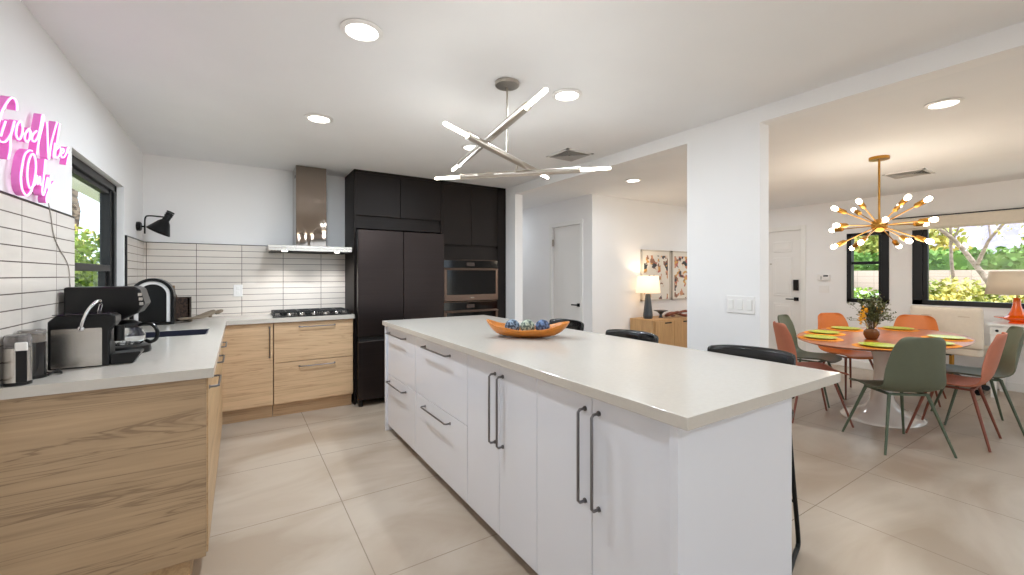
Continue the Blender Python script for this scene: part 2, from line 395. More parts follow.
# ---- doors
g = MB(); g.box(3.985, 4.025, yd0+.005, yd1-.005, .01, 2.025)
d1 = struct(g.build('door_1', M['doorw'], bevel=.003))
g = MB((0, 0, 0))
g.box(3.952, 3.985, 4.43, 4.475, .88, .925); g.cyl((3.955, 4.452, .902), (3.93, 4.452, .902), .012)
g.box(3.925, 3.938, 4.445, 4.57, .893, .912)
g.build('door_handle', M['blackm'], d1, bevel=.003)
for z in (1.75, .3): MB().box(3.955, 3.99, yd1-.012, yd1-.002, z, z+.1).build('hinge', M['nickel'], d1)
g = MB(); cw = .055
g.box(3.945, 3.96, yd0-cw, yd0, 0, 2.03+cw); g.box(3.945, 3.96, yd1, yd1+cw, 0, 2.03+cw); g.box(3.945, 3.96, yd0, yd1, 2.03, 2.03+cw)
struct(g.build('trim_2', M['trimw'], bevel=.004))
# six panel front door
g = MB(); g.box(XD+.03, XD+.07, 3.145, 4.065, .01, 2.025)
d2 = struct(g.build('door_2', M['doorw'], bevel=.002))
g = MB()
for (ya, yb) in ((3.28, 3.56), (3.65, 3.93)):
    for (za, zb) in ((1.69, 1.86), (.98, 1.60), (.2, .86)):
        g.box(XD+.018, XD+.032, ya, yb, za, zb)
        g.box(XD+.014, XD+.032, ya+.035, yb-.035, za+.035, zb-.035)
g.build('raised_panel', M['doorw'], d2, bevel=.008)
MB().box(XD-.004, XD+.03, 3.185, 3.255, 1.075, 1.245).build('keypad_lock', M['blackm'], d2, bevel=.006)
g = MB(); g.box(XD+.012, XD+.03, 3.185, 3.25, .91, .965); g.cyl((XD+.02, 3.215, .937), (XD-.025, 3.215, .937), .011); g.box(XD-.035, XD-.02, 3.21, 3.35, .93, .945)
g.build('door_handle', M['blackm'], d2, bevel=.003)
MB().cyl((XD+.02, 3.60, 1.50), (XD+.032, 3.60, 1.50), .012).build('peephole', M['nickel'], d2)
g = MB(); g.box(XD-.016, XD, 3.07, 3.14, 0, 2.10); g.box(XD-.016, XD, 4.07, 4.14, 0, 2.10); g.box(XD-.016, XD, 3.14, 4.07, 2.03, 2.10)
struct(g.build('trim_3', M['trimw'], bevel=.004))

# thermostat and blank plate by the door
t = thing('thermostat', 'white thermostat with small dark display between front door and narrow window', 'thermostat', (XD, 2.83, 1.24))
o_ = (XD, 2.83, 1.24)
MB(o_).box(XD-.028, XD, 2.75, 2.91, 1.235, 1.33).build('housing', M['plateplastic'], t, bevel=.006)
MB(o_).box(XD-.031, XD-.027, 2.77, 2.83, 1.295, 1.318).build('display', M['black'], t)
MB(o_).box(XD-.031, XD-.027, 2.855, 2.862, 1.25, 1.30).build('slider', M['black'], t)
tag(MB((XD, 2.83, 1.05)).box(XD-.008, XD, 2.765, 2.895, 1.055, 1.16).build('wall_plate', M['plateplastic'], bevel=.004), 'blank white wall plate below the thermostat', 'wall plate')

# switch plate on the pillar
o_ = (2.81, 1.553, 1.12)
t = thing('light_switch', 'white three-gang rocker switch plate on the pillar', 'light switch', o_)
MB(o_).box(2.802, 2.81, 1.46, 1.648, 1.065, 1.18).build('plate', M['plateplastic'], t, bevel=.003)
for i in range(3):
    y = 1.491+i*.062
    MB(o_).box(2.797, 2.803, y-.017, y+.017, 1.09, 1.156).build('rocker', M['trimw'], t, bevel=.002)
o_ = (-.01, YB-.01, 1.165)
t = thing('wall_outlet', 'white double outlet set in the tile beside the cooktop', 'outlet', o_)
MB(o_).box(-.045, .03, YB-.016, YB-.01, 1.11, 1.225).build('plate', M['plateplastic'], t, bevel=.003)
for z in (1.135, 1.178): MB(o_).box(-.022, .007, YB-.019, YB-.015, z, z+.03).build('socket', M['trimw'], t, bevel=.003)

# ------------------------------------------------------------------ ceiling fixtures
def downlight(x, y, label, power=16, r=.069):
    t = thing('recessed_downlight', label, 'downlight', (x, y, H), 0, 'recessed ceiling downlights')
    MB().lathe([(r*.98, -.001), (r*1.3, -.002), (r*1.32, -.006), (r*1.0, -.012), (r*.96, -.004)], n=32).build('trim_ring', M['plateplastic'], t, smooth='auto')
    MB().lathe([(0, -.005), (r*.99, -.005), (r*.99, -.002), (0, -.002)], n=32).build('lens', M['lamp'], t)
    l = bpy.data.lights.new('downlight_lamp', 'AREA'); l.shape = 'DISK'; l.size = r*1.8; l.energy = power; l.color = (.83, .92, 1)
    o = bpy.data.objects.new('downlight_lamp', l); COL.objects.link(o); o.location = (0, 0, -.016); o.parent = t
    return t
KP = 2.8
downlight(.456, 1.932, 'lit round downlight nearest the neon sign, largest in the ceiling', 4.5)
downlight(.463, 3.174, 'lit round downlight between neon sign side and cooktop', 18)
downlight(1.651, 1.958, 'lit round downlight just right of the nickel chandelier canopy', KP)
downlight(1.651, 3.19, 'lit round downlight half hidden behind the nickel chandelier rods', 9)
downlight(3.77, 3.315, 'lit round downlight in the hall seen through the opening', 5)
downlight(3.72, .775, 'lit round downlight in the dining ceiling at right edge', 7)
for x, y, pw, lb in ((.456, .6, 2.5, 'added unseen downlight over the near left aisle, beside the camera'), (1.651, .6, 4, 'added unseen downlight above the near end of the island'),  # unseen fixtures added to brighten the rooms
                     (.456, -.9, 6, 'added unseen downlight behind the camera on the left'), (1.651, -.9, 4, 'added unseen downlight behind the camera in line with the island'),
                     (3.72, -1.2, 4, 'added unseen dining downlight nearest the added openings, beside the beam'), (6.3, -1.2, 4, 'added unseen dining downlight in the far right corner by the added openings'),
                     (6.3, 3.3, 4, 'added unseen downlight near the front door, hidden by the pillar'), (3.45, 6.3, 4.5, 'added unseen downlight deep in the hall behind the tall cabinets')):
    downlight(x, y, lb, pw)

def vent(x, y, s, label):
    t = thing('ceiling_vent', label, 'vent', (x, y, H))
    g = MB(); g.box(-s, s, -s, -s+.025, -.008, 0); g.box(-s, s, s-.025, s, -.008, 0); g.box(-s, -s+.025, -s, s, -.008, 0); g.box(s-.025, s, -s, s, -.008, 0)
    g.build('frame', M['plateplastic'], t)
    MB().box(-s+.02, s-.02, -s+.02, s-.02, -.002, 0).build('backing', M['gap'], t)
    g = MB(); n = 7
    for i in range(n):
        a = s*(.86-.11*i)
        for q in (-1, 1):
            g.prism([(q*a, -.012), (q*(a-.012), -.003), (q*(a-.014), -.003), (q*(a-.004), -.013)], 0, -a, a)
            g.prism([(q*a, -.012), (q*(a-.012), -.003), (q*(a-.014), -.003), (q*(a-.004), -.013)], 1, -a, a)
    g.build('louvre', mat('grey_vent_louvre', (176, 172, 168), .5), t)
    return t
vent(2.50, 2.93, .15, 'square ceiling vent beside the beam over the kitchen')
vent(6.0, 1.52, .17, 'square ceiling vent over the dining table')

# ------------------------------------------------------------------ base cabinets, left and back
def bar_handle(parent, o_, p0, p1, out, r=.005, m=None, name='handle'):
    p0, p1, out = Vector(p0), Vector(p1), Vector(out)
    pts = [p0, p0+out*.75, p0+out+(p1-p0).normalized()*out.length*.25, p1+out-(p1-p0).normalized()*out.length*.25, p1+out*.75, p1]
    g = MB(o_); g.tube(pts, r, 8); g.cyl(p0, p0+out*.12, r*1.7); g.cyl(p1, p1+out*.12, r*1.7)
    return g.build(name, m or M['handle'], parent, smooth='auto')
ZT, ZU = .925, .885
ys = [2.23, 2.85, 3.47, 4.12]
labs = ['oak base cabinet at the near end of left counter, with wide end panel', 'oak base cabinet in the left run beside the near one, under the coffee machines', 'oak base cabinet in the left run below the dark sink']
for i in range(3):
    ya, yb = ys[i], ys[i+1]; o_ = (-.4, (ya+yb)/2, 0)
    t = thing('base_cabinet', labs[i], 'cabinet', o_, 0, 'oak base cabinets along the left wall')
    g = MB(o_); g.box(XL+.005, -.135, ya+(.02 if i == 0 else 0), yb, .12, ZU-(.2 if i == 2 else 0)); g.build('body', M['oak_y'], t)
    MB(o_).box(XL+.005, -.175, ya+.03, yb, .0, .12).build('toe_kick', M['oak_y'], t)
    dr = MB(o_).box(-.133, -.112, ya+.024 if i == 0 else ya+.003, yb-.003, .125, ZU-.006).build('door', M['oak_y'], t, bevel=.001)
    bar_handle(dr, o_, (-.112, ya+.10, .82), (-.112, ya+.34, .82), (.035, 0, 0), .005)
    if i == 0:
        MB(o_).box(XL+.005, -.118, ya, ya+.019, .12, ZU).build('end_panel', M['oak_panel'], t, bevel=.001)
        MB(o_).cyl((-.19, ya+.045, 0), (-.19, ya+.045, .12), .012).build('foot', M['blackm'], t)
# back run
o_ = (.08, 4.7, 0)
t = thing('base_cabinet', 'oak corner base cabinet with upright handle, left of the drawers', 'cabinet', o_, 0, 'oak base cabinets on the back wall')
g = MB(o_); g.box(XL+.005, .262, 4.475, YB-.012, .12, ZU); g.box(XL+.005, -.135, 4.125, 4.475, .12, ZU); g.build('body', M['oak'], t)
MB(o_).box(-.17, .262, 4.53, 4.55, 0, .12).build('toe_kick', M['oak'], t)
dr = MB(o_).box(-.128, .262, 4.45, 4.472, .135, ZU-.006).build('door', M['oak'], t, bevel=.001)
bar_handle(dr, o_, (.235, 4.45, .57), (.235, 4.45, .84), (0, -.03, 0), .005)
o_ = (.62, 4.7, 0)
t = thing('drawer_cabinet', 'oak cabinet of two deep drawers under the gas cooktop', 'cabinet', o_)
MB(o_).box(.267, .965, 4.475, YB-.012, .12, ZU).build('body', M['oak'], t)
MB(o_).box(.267, .965, 4.53, 4.55, 0, .12).build('toe_kick', M['oak'], t)
for za, zb in ((.135, .508), (.514, ZU-.006)):
    d = MB(o_).box(.270, .963, 4.45, 4.472, za, zb).build('drawer', M['oak'], t, bevel=.001)
    bar_handle(d, o_, (.48, 4.45, zb-.045), (.79, 4.45, zb-.045), (0, -.03, 0), .005)

# worktop with sink cut-out
o_ = (-.4, 3.5, ZU)
sx0, sx1, sy0, sy1 = -.60, -.18, 3.48, 3.85
g = MB(o_)
g.box(XL+.012, -.09, 2.205, sy0, ZU, ZT); g.box(XL+.012, sx0, sy0, sy1, ZU, ZT); g.box(sx1, -.09, sy0, sy1, ZU, ZT)
g.box(XL+.012, -.09, sy1, 4.42, ZU, ZT); g.box(XL+.012, .972, 4.42, YB-.012, ZU, ZT)
bmesh.ops.remove_doubles(g.b, verts=g.b.verts, dist=.0001)
tag(g.build('worktop', M['quartz']), 'white quartz worktop running round the left wall and back wall', 'countertop')
o_ = ((sx0+sx1)/2, (sy0+sy1)/2, .70)
t = thing('kitchen_sink', 'dark undermounted sink in the left white worktop', 'sink', o_)
g = MB(o_); q0, q1, r0_, r1_ = sx0+.001, sx1-.001, sy0+.001, sy1-.001
g.box(q0, q0+.010, r0_, r1_, .70, ZT-.002); g.box(q1-.010, q1, r0_, r1_, .70, ZT-.002)
g.box(q0+.010, q1-.010, r0_, r0_+.010, .70, ZT-.002); g.box(q0+.010, q1-.010, r1_-.010, r1_, .70, ZT-.002); g.box(q0+.010, q1-.010, r0_+.010, r1_-.010, .70, .715)
g.build('basin', M['navy'], t)
MB(o_).lathe([(0, .0), (.045, .0), (.045, .004), (.03, .002), (0, .002)], (o_[0], o_[1], .715)).build('drain', M['steel'], t)

# ------------------------------------------------------------------ gas cooktop
o_ = (.62, 4.69, ZT)
t = thing('gas_cooktop', 'black gas cooktop with cast grates on the back worktop', 'cooktop', o_)
MB(o_).box(.26, .955, 4.47, 4.90, ZT, ZT+.012).build('tray', mat('polished_black_steel', (40, 38, 38), .2, metal=.6), t, bevel=.003)
cast = mat('cast_iron', (24, 23, 23), .55)
for i in range(3):
    xa = .272+i*.226; xb = xa+.218; g = MB(o_); z = ZT+.045
    for y in (4.56, 4.64, 4.72, 4.80, 4.88): g.box(xa, xb, y-.005, y+.005, z-.012, z)
    for x in (xa+.005, (xa+xb)/2, xb-.005): g.box(x-.005, x+.005, 4.555, 4.885, z-.012, z)
    for x in (xa+.006, xb-.006):
        for y in (4.56, 4.88): g.box(x-.006, x+.006, y-.006, y+.006, ZT+.012, z)
    g.build('grate', cast, t, bevel=.0015)
for x, y, r in ((.38, 4.62, .035), (.38, 4.82, .04), (.612, 4.72, .055), (.84, 4.62, .035), (.84, 4.82, .04)):
    MB(o_).lathe([(0, .012), (r, .012), (r, .02), (r*.8, .022), (r*.8, .03), (0, .032)], (x, y, ZT)).build('burner', cast, t, smooth='auto')
for i in range(5):
    x = .40+i*.105
    MB(o_).lathe([(0, .012), (.02, .012), (.019, .03), (.015, .033), (0, .033)], (x, 4.505, ZT)).build('knob', M['steel'], t, smooth='auto')

# ------------------------------------------------------------------ range hood
o_ = (.6, 4.8, 1.56)
t = thing('range_hood', 'polished steel range hood with square chimney above the cooktop', 'range hood', o_)
g = MB(o_); g.box(.468, .745, 4.63, YB, 1.605, 2.395)
g.build('chimney', M['mirror'], t, bevel=.003)
g = MB(o_); g.box(.225, .955, 4.45, YB-.012, 1.572, 1.598); g.build('canopy', M['steel'], t, bevel=.002)
MB(o_).box(.228, .952, 4.453, YB-.014, 1.548, 1.572).build('rim', M['steel'], t)
g = MB(o_)
for i in range(30): x = .25+i*.0235; g.box(x, x+.012, 4.48, YB-.05, 1.542, 1.549)
g.build('baffle_filter', M['blackm'], t)
for x in (.36, .82):
    hl = bpy.data.lights.new('hood_lamp', 'SPOT'); hl.energy = 5; hl.spot_size = R(130); hl.spot_blend = .6; hl.shadow_soft_size = .03
    ho = bpy.data.objects.new('hood_lamp', hl); ho.location = (x-.6, -.12, -.03); ho.parent = t; COL.objects.link(ho)
    MB(o_).lathe([(0, -.008), (.022, -.008), (.025, 0), (0, 0)], (x, 4.49, 1.548)).build('hood_light', M['lamp'], t)
MB(o_).box(.4665, .4685, 4.70, 4.72, 2.28, 2.31).build('vent_slot', M['gap'], t)

# ------------------------------------------------------------------ tall dark cabinets
DY = 4.50
o_ = (1.46, 4.72, 0)
t = thing('tall_cabinet', 'dark brown cabinet surround above and beside the refrigerator', 'cabinet', o_)
g = MB(o_); g.box(.985, 1.004, DY, YB-.001, 0, H-.002); g.box(1.93, 1.948, DY, YB-.001, 0, H-.002); g.box(1.004, 1.93, DY+.03, YB-.001, 1.80, H-.002)
g.build('carcass', M['dark'], t)
for xa, xb in ((1.006, 1.464), (1.468, 1.928)): MB(o_).box(xa, xb, DY+.002, DY+.024, 1.935, H-.03).build('door', M['dark'], t, bevel=.001)
MB(o_).box(1.006, 1.928, DY+.006, DY+.028, 1.80, 1.888).build('filler_panel', M['dark'], t, bevel=.001)
MB(o_).box(.985, 1.948, DY, DY+.02, H-.028, H-.001).build('cornice', M['dark'], t)
o_ = (2.37, 4.72, 0)
t = thing('oven_tower', 'dark brown tall cabinet housing the ovens, right of the refrigerator', 'cabinet', o_)
g = MB(o_); g.box(1.950, 1.962, DY, YB-.001, 0, H-.002); g.box(2.683, 2.80, DY, YB-.001, 0, H-.002); g.box(1.962, 2.683, DY+.03, YB-.001, 1.50, H-.002); g.box(1.962, 2.683, DY+.03, YB-.001, 0, .36)
g.box(1.962, 2.683, YB-.03, YB-.001, .36, 1.5)
g.build('carcass', M['dark'], t)
for xa, xb in ((1.964, 2.320), (2.324, 2.681)): MB(o_).box(xa, xb, DY+.002, DY+.024, 1.672, H-.03).build('door', M['dark'], t, bevel=.001)
MB(o_).box(1.964, 2.681, DY+.004, DY+.026, 1.50, 1.640).build('filler_panel', M['dark'], t, bevel=.001)
MB(o_).box(1.964, 2.681, DY+.002, DY+.024, .02, .352).build('drawer', M['dark'], t, bevel=.001)
MB(o_).box(1.950, 2.80, DY, DY+.02, H-.028, H-.001).build('cornice', M['dark'], t)
def oven(za, zb, label, name='wall_oven'):
    o_ = (2.32, 4.6, za); t = thing(name, label, 'oven', o_)
    MB(o_).box(1.966, 2.679, DY+.01, YB-.08, za, zb).build('body', M['ovenframe'], t)
    zc = zb-.115
    MB(o_).box(1.966, 2.679, DY-.008, DY+.01, zc+.02, zb-.004).build('control_panel', M['ovenglass'], t, bevel=.002)
    d = MB(o_).box(1.966, 2.679, DY-.018, DY+.008, za+.004, zc+.012).build('door', M['ovenframe'], t, bevel=.003)
    MB(o_).box(2.0, 2.645, DY-.021, DY-.016, za+.075, zc-.006).build('glass', M['ovenglass'], d)
    g = MB(o_); g.cyl((1.985, DY-.05, zc+.005), (2.66, DY-.05, zc+.005), .009)
    for x in (2.02, 2.625): g.cyl((x, DY-.05, zc+.005), (x, DY-.018, zc+.005), .007)
    g.build('handle', M['ovenframe'], d, smooth='auto')
    g = MB(o_); g.box(2.30, 2.35, DY-.0195, DY-.0175, za+.034, za+.040); g.build('badge', M['steel'], d)
    MB(o_).box(2.255, 2.36, DY-.0095, DY-.0075, zc+.045, zc+.085).build('display', mat('dim_oven_display', (58, 42, 35), .3), t)
    return t
oven(1.015, 1.497, 'upper dark glass wall oven with control panel, in the brown tower')
oven(.37, 1.005, 'lower dark wall oven, mostly hidden behind the island top')

# refrigerator
FX0, FX1, FY = .993, 1.912, 4.36
o_ = (1.46, 4.6, 0)
t = thing('refrigerator', 'black stainless french-door refrigerator between counter and ovens', 'refrigerator', o_)
MB(o_).box(1.01, 1.90, FY+.07, YB-.03, .05, 1.765).build('body', mat('fridge_side', (34, 32, 33), .5), t)
MB(o_).box(FX0, 1.4515, FY, FY+.06, .705, 1.775).build('door', M['fridge'], t, bevel=.006)
MB(o_).box(1.4555, FX1, FY, FY+.06, .705, 1.775).build('door', M['fridge'], t, bevel=.006)
MB(o_).box(FX0, FX1, FY, FY+.06, .07, .655).build('freezer_drawer', M['fridge'], t, bevel=.006)
MB(o_).box(1.0, 1.905, FY+.025, FY+.07, .655, .705).build('grip_recess', M['gap'], t)
for x in (1.03, 1.87): MB(o_).cyl((x, FY+.05, 0), (x, FY+.05, .06), .02).build('foot', M['black'], t)

# ------------------------------------------------------------------ island
IX0, IX1, IY0, IY1 = 1.03, 2.02, .715, 3.65
o_ = (1.4, 2.2, 0)
t = thing('kitchen_island', 'long gloss white kitchen island with drawers, doors and quartz top', 'island', o_)
MB(o_).box(IX0, IX1, IY0, IY1, ZU+.008, ZT+.005).build('worktop', M['quartz'], t, bevel=.002)
MB(o_).box(1.085, 1.70, .79, 3.60, .055, ZU+.008).build('body', M['gloss'], t)
MB(o_).box(1.045, 1.712, .757, .785, 0, ZU+.008).build('end_panel', M['gloss'], t, bevel=.001)
MB(o_).box(1.045, 1.712, 3.605, 3.63, 0, ZU+.008).build('end_panel', M['gloss'], t, bevel=.001)
MB(o_).box(1.115, 1.66, .79, 3.60, 0, .055).build('toe_kick', mat('grey_toe_kick', (150, 142, 140), .4), t)
ZS = .487
for (ya, yb, hc) in ((2.925, 3.600, 3.33), (2.105, 2.92, 2.53)):
    for za, zb in ((.058, ZS-.003), (ZS, ZU+.002)):
        d = MB(o_).box(1.06, 1.084, ya, yb, za, zb).build('drawer', M['gloss'], t, bevel=.001)
        bar_handle(d, o_, (1.06, hc-.20, zb-.05), (1.06, hc+.20, zb-.05), (-.035, 0, 0), .0055)
for (ya, yb, hy) in ((1.765, 2.10, 1.80), (1.455, 1.762, 1.727), (1.122, 1.452, 1.155), (.790, 1.118, 1.085)):
    d = MB(o_).box(1.06, 1.084, ya, yb, .058, ZU+.002).build('door', M['gloss'], t, bevel=.001)
    bar_handle(d, o_, (1.06, hy, .50), (1.06, hy, .835), (-.035, 0, 0), .0055)

# ------------------------------------------------------------------ neon sign
STROKES = [[[2.286,1.922],[2.286,1.943],[2.273,1.956],[2.248,1.955],[2.224,1.94],[2.196,1.912],[2.168,1.877],[2.147,1.837],[2.133,1.793],[2.15,1.776],[2.176,1.777],[2.199,1.787],[2.228,1.812],[2.252,1.845],[2.265,1.876],[2.248,1.843],[2.235,1.811],[2.231,1.763],[2.217,1.728]],[[2.196,1.855],[2.176,1.822],[2.161,1.794]],[[2.308,1.889],[2.288,1.869],[2.28,1.845],[2.282,1.827],[2.304,1.82],[2.327,1.843],[2.335,1.872],[2.325,1.889],[2.308,1.889]],[[2.328,1.846],[2.358,1.858],[2.391,1.886],[2.362,1.861],[2.353,1.839],[2.371,1.83],[2.396,1.847],[2.402,1.872],[2.391,1.886],[2.422,1.872]],[[2.466,1.899],[2.43,1.874],[2.42,1.853],[2.442,1.849],[2.476,1.875],[2.502,1.92],[2.526,1.979],[2.539,1.975],[2.523,1.93],[2.494,1.877],[2.476,1.832],[2.469,1.805]],[[2.576,1.966],[2.584,1.886],[2.595,1.814],[2.627,1.897],[2.694,2.002]],[[2.669,1.903],[2.649,1.841],[2.666,1.84]],[[2.728,2.006],[2.697,1.928],[2.671,1.855],[2.688,1.842],[2.724,1.863],[2.74,1.894],[2.715,1.9],[2.693,1.88]],[[2.738,1.871],[2.772,1.886],[2.782,1.901],[2.761,1.901],[2.742,1.878],[2.751,1.86],[2.782,1.866],[2.804,1.883]],[[2.804,1.883],[2.842,1.926],[2.822,1.907],[2.854,1.896],[2.837,1.873],[2.82,1.84]],[[2.421,1.807],[2.393,1.802],[2.354,1.776],[2.332,1.732],[2.32,1.689],[2.325,1.652],[2.343,1.632],[2.376,1.625],[2.416,1.653],[2.448,1.708],[2.459,1.76],[2.439,1.797],[2.41,1.787],[2.387,1.756],[2.376,1.716],[2.38,1.68],[2.4,1.657],[2.425,1.668],[2.445,1.679]],[[2.445,1.679],[2.469,1.719],[2.475,1.685],[2.5,1.722],[2.506,1.69],[2.522,1.695]],[[2.558,1.805],[2.539,1.723],[2.523,1.671],[2.534,1.651],[2.551,1.669]],[[2.551,1.669],[2.582,1.734],[2.58,1.701],[2.591,1.693],[2.62,1.75],[2.596,1.683],[2.581,1.628],[2.569,1.645],[2.605,1.69],[2.662,1.731]]]
o_ = (XL, 2.45, 1.62)
t = thing('neon_sign', 'pink handwritten neon sign reading Good Vibes Only on left wall', 'neon sign', o_)
for st in STROKES:
    P = smoothpts([(XL+.037, y, z) for y, z in st], 4)
    g = MB(o_); g.tube(P, .0030, 8); nt = g.build('neon_tube', M['neon'], t, smooth=True)
    g = MB(o_); w_ = .0028
    for i, p in enumerate(P):
        d = (P[min(i+1, len(P)-1)]-P[max(i-1, 0)]); d.x = 0
        if d.length < 1e-6: d = Vector((0, 0, 1))
        d.normalize(); nrm = Vector((0, -d.z, d.y))*w_
        q = [g._v(Vector((XL+.012, p.y, p.z))+nrm), g._v(Vector((XL+.034, p.y, p.z))+nrm), g._v(Vector((XL+.034, p.y, p.z))-nrm), g._v(Vector((XL+.012, p.y, p.z))-nrm)]
        if i:
            for j in range(4): g.face((pq[j], pq[(j+1) % 4], q[(j+1) % 4], q[j]))
        pq = q
    g.build('neon_backing', M['neonside'], nt)
P = smoothpts([(XL+.012, 2.60, 1.70), (XL+.012, 2.674, 1.65), (XL+.013, 2.709, 1.589), (XL+.013, 2.746, 1.502), (XL+.013, 2.824, 1.438), (XL+.013, 2.893, 1.402), (XL+.013, 2.952, 1.345), (XL+.013, 2.975, 1.20), (XL+.014, 2.96, 1.0)], 5)
MB(o_).tube(P, .0022, 6).build('power_cord', mat('clear_grey_cord', (176, 168, 160), .4), t, smooth=True)
for y, z in ((2.21, 1.90), (2.60, 1.96), (2.70, 1.98), (2.36, 1.70), (2.56, 1.66)): MB(o_).cyl((XL, y, z), (XL+.03, y, z), .006).build('standoff', M['nickel'], t, smooth='auto')

# ------------------------------------------------------------------ wall sconce
o_ = (XL, 4.70, 1.73)
t = thing('wall_sconce', 'black swing-arm wall lamp over the left counter corner', 'wall lamp', o_)
MB(o_).lathe([(0, 0), (.055, 0), (.055, .02), (.045, .028), (0, .028)], (XL, 4.70, 1.73), axis=Vector((1, 0, 0)), sx=1, sy=.7).build('wall_mount', M['blackm'], t, smooth='auto')
P = smoothpts([(XL+.05, 4.70, 1.67), (XL+.05, 4.70, 1.76), (XL+.055, 4.695, 1.805), (XL+.08, 4.69, 1.822), (XL+.19, 4.665, 1.815)], 5)
g = MB(o_); g.tube(P, .006, 8); g.cyl((XL+.02, 4.70, 1.73), (XL+.05, 4.70, 1.73), .007); g.build('arm', M['blackm'], t, smooth='auto')
ax = Vector((-.42, -.1, -.9)).normalized(); c0 = Vector((XL+.205, 4.66, 1.815))
sh = MB(o_).lathe([(.024, -.035), (.026, -.03), (.026, .03), (.045, .055), (.088, .145), (.086, .145), (.043, .058), (0, .05)], c0, axis=ax).build('lamp_shade', M['blackm'], t, smooth='auto')
g = MB(o_)
for k in range(3): g.lathe([(0, -.052+.017*k), (.029, -.052+.017*k), (.029, -.043+.017*k), (0, -.043+.017*k)], c0, axis=ax)
g.build('heat_sink', M['blackm'], sh, smooth='auto')

# ------------------------------------------------------------------ items on the left worktop
# capsule coffee machine (side on)
o_ = (-.58, 2.56, ZT)
t = thing('capsule_coffee_machine', 'small capsule coffee machine with silver side panel and chrome lever', 'coffee machine', o_)
g = MB(o_); prof = [(-.665, ZT), (-.475, ZT), (-.475, ZT+.15), (-.455, ZT+.19), (-.455, ZT+.215), (-.47, ZT+.225), (-.64, ZT+.225), (-.665, ZT+.20)]
g.prism(prof, 1, 2.505, 2.615); g.build('body', M['black'], t, bevel=.006)
MB(o_).prism([(x, z) for x, z in rrect(-.652, -.497, ZT+.006, ZT+.168, .004)], 1, 2.497, 2.505).build('side_panel', M['steel'], t)
MB(o_).prism(rrect(-.655, -.475, 2.503, 2.617, .02), 2, ZT+.2255, ZT+.2285).build('top_cover', mat('neon_reflection_cover', (30, 14, 34), .05, spec=.8), t)  # neon sign's purple reflection mixed into the cover colour
lv = smoothpts([(-.562, 2.497, ZT+.165), (-.555, 2.492, ZT+.20), (-.54, 2.497, ZT+.245), (-.520, 2.515, ZT+.278), (-.512, 2.55, ZT+.280), (-.52, 2.60, ZT+.265), (-.53, 2.615, ZT+.23)], 5)
g = MB(o_); g.tube(lv, .0065, 8); g.sphere((-.562, 2.497, ZT+.168), .012, 10, (1, .6, 1)); g.build('lever', M['chrome'], t, smooth=True)
g = MB(o_); g.prism([(-.475, ZT+.002), (-.40, ZT+.002), (-.372, ZT+.045), (-.375, ZT+.052), (-.475, ZT+.048)], 1, 2.515, 2.605); g.build('drip_tray', M['black'], t, bevel=.003)
MB(o_).cyl((-.452, 2.56, ZT+.10), (-.452, 2.56, ZT+.17), .018).build('spout', M['black'], t, smooth='auto')

# drip coffee maker behind it
o_ = (-.52, 2.88, ZT)
t = thing('drip_coffee_maker', 'large black drip coffee maker with glass carafe, behind capsule machine', 'coffee maker', o_)
g = MB(o_); g.prism([(-.69, ZT+.165), (-.50, ZT+.165), (-.425, ZT+.205), (-.398, ZT+.25), (-.418, ZT+.325), (-.44, ZT+.337), (-.69, ZT+.337)], 1, 2.80, 2.98); g.build('housing', M['black'], t, bevel=.008)
MB(o_).box(-.69, -.58, 2.81, 2.97, ZT, ZT+.17).build('water_tank', M['black'], t, bevel=.006)
MB(o_).lathe([(0, 0), (.098, 0), (.102, .012), (.098, .035), (.08, .04), (0, .04)], (-.485, 2.89, ZT), n=36).build('warming_base', M['black'], t, smooth='auto')
MB(o_).lathe([(.03, .165), (.06, .15), (.062, .14), (.03, .135)], (-.485, 2.89, ZT), n=30).build('brew_basket', M['black'], t, smooth='auto')
cf = MB(o_).lathe([(0, .043), (.062, .043), (.074, .055), (.078, .08), (.07, .11), (.052, .135), (.050, .137), (.068, .109), (.0755, .08), (.071, .057), (.06, .047), (0, .046)], (-.485, 2.89, ZT), n=36).build('carafe', M['glass'], t, smooth='auto')
g = MB(o_); g.lathe([(.055, .13), (.058, .13), (.058, .148), (.055, .148)], (-.485, 2.89, ZT), n=30)
g.tube(smoothpts([(-.432, 2.87, ZT+.138), (-.40, 2.86, ZT+.145), (-.372, 2.85, ZT+.135), (-.355, 2.845, ZT+.10), (-.362, 2.85, ZT+.065), (-.385, 2.86, ZT+.05), (-.405, 2.868, ZT+.06)], 5), .009, 8)
g.build('carafe_handle', M['black'], cf, smooth='auto')
for i in range(3):
    MB(o_).box(-.425+.003*i, -.410+.003*i, 2.796, 2.802, ZT+.29-.023*i, ZT+.305-.023*i).build('button', M['steel'], t)
MB(o_).box(-.645, -.625, 2.797, 2.801, ZT+.05, ZT+.15).build('water_gauge', M['steel'], t)

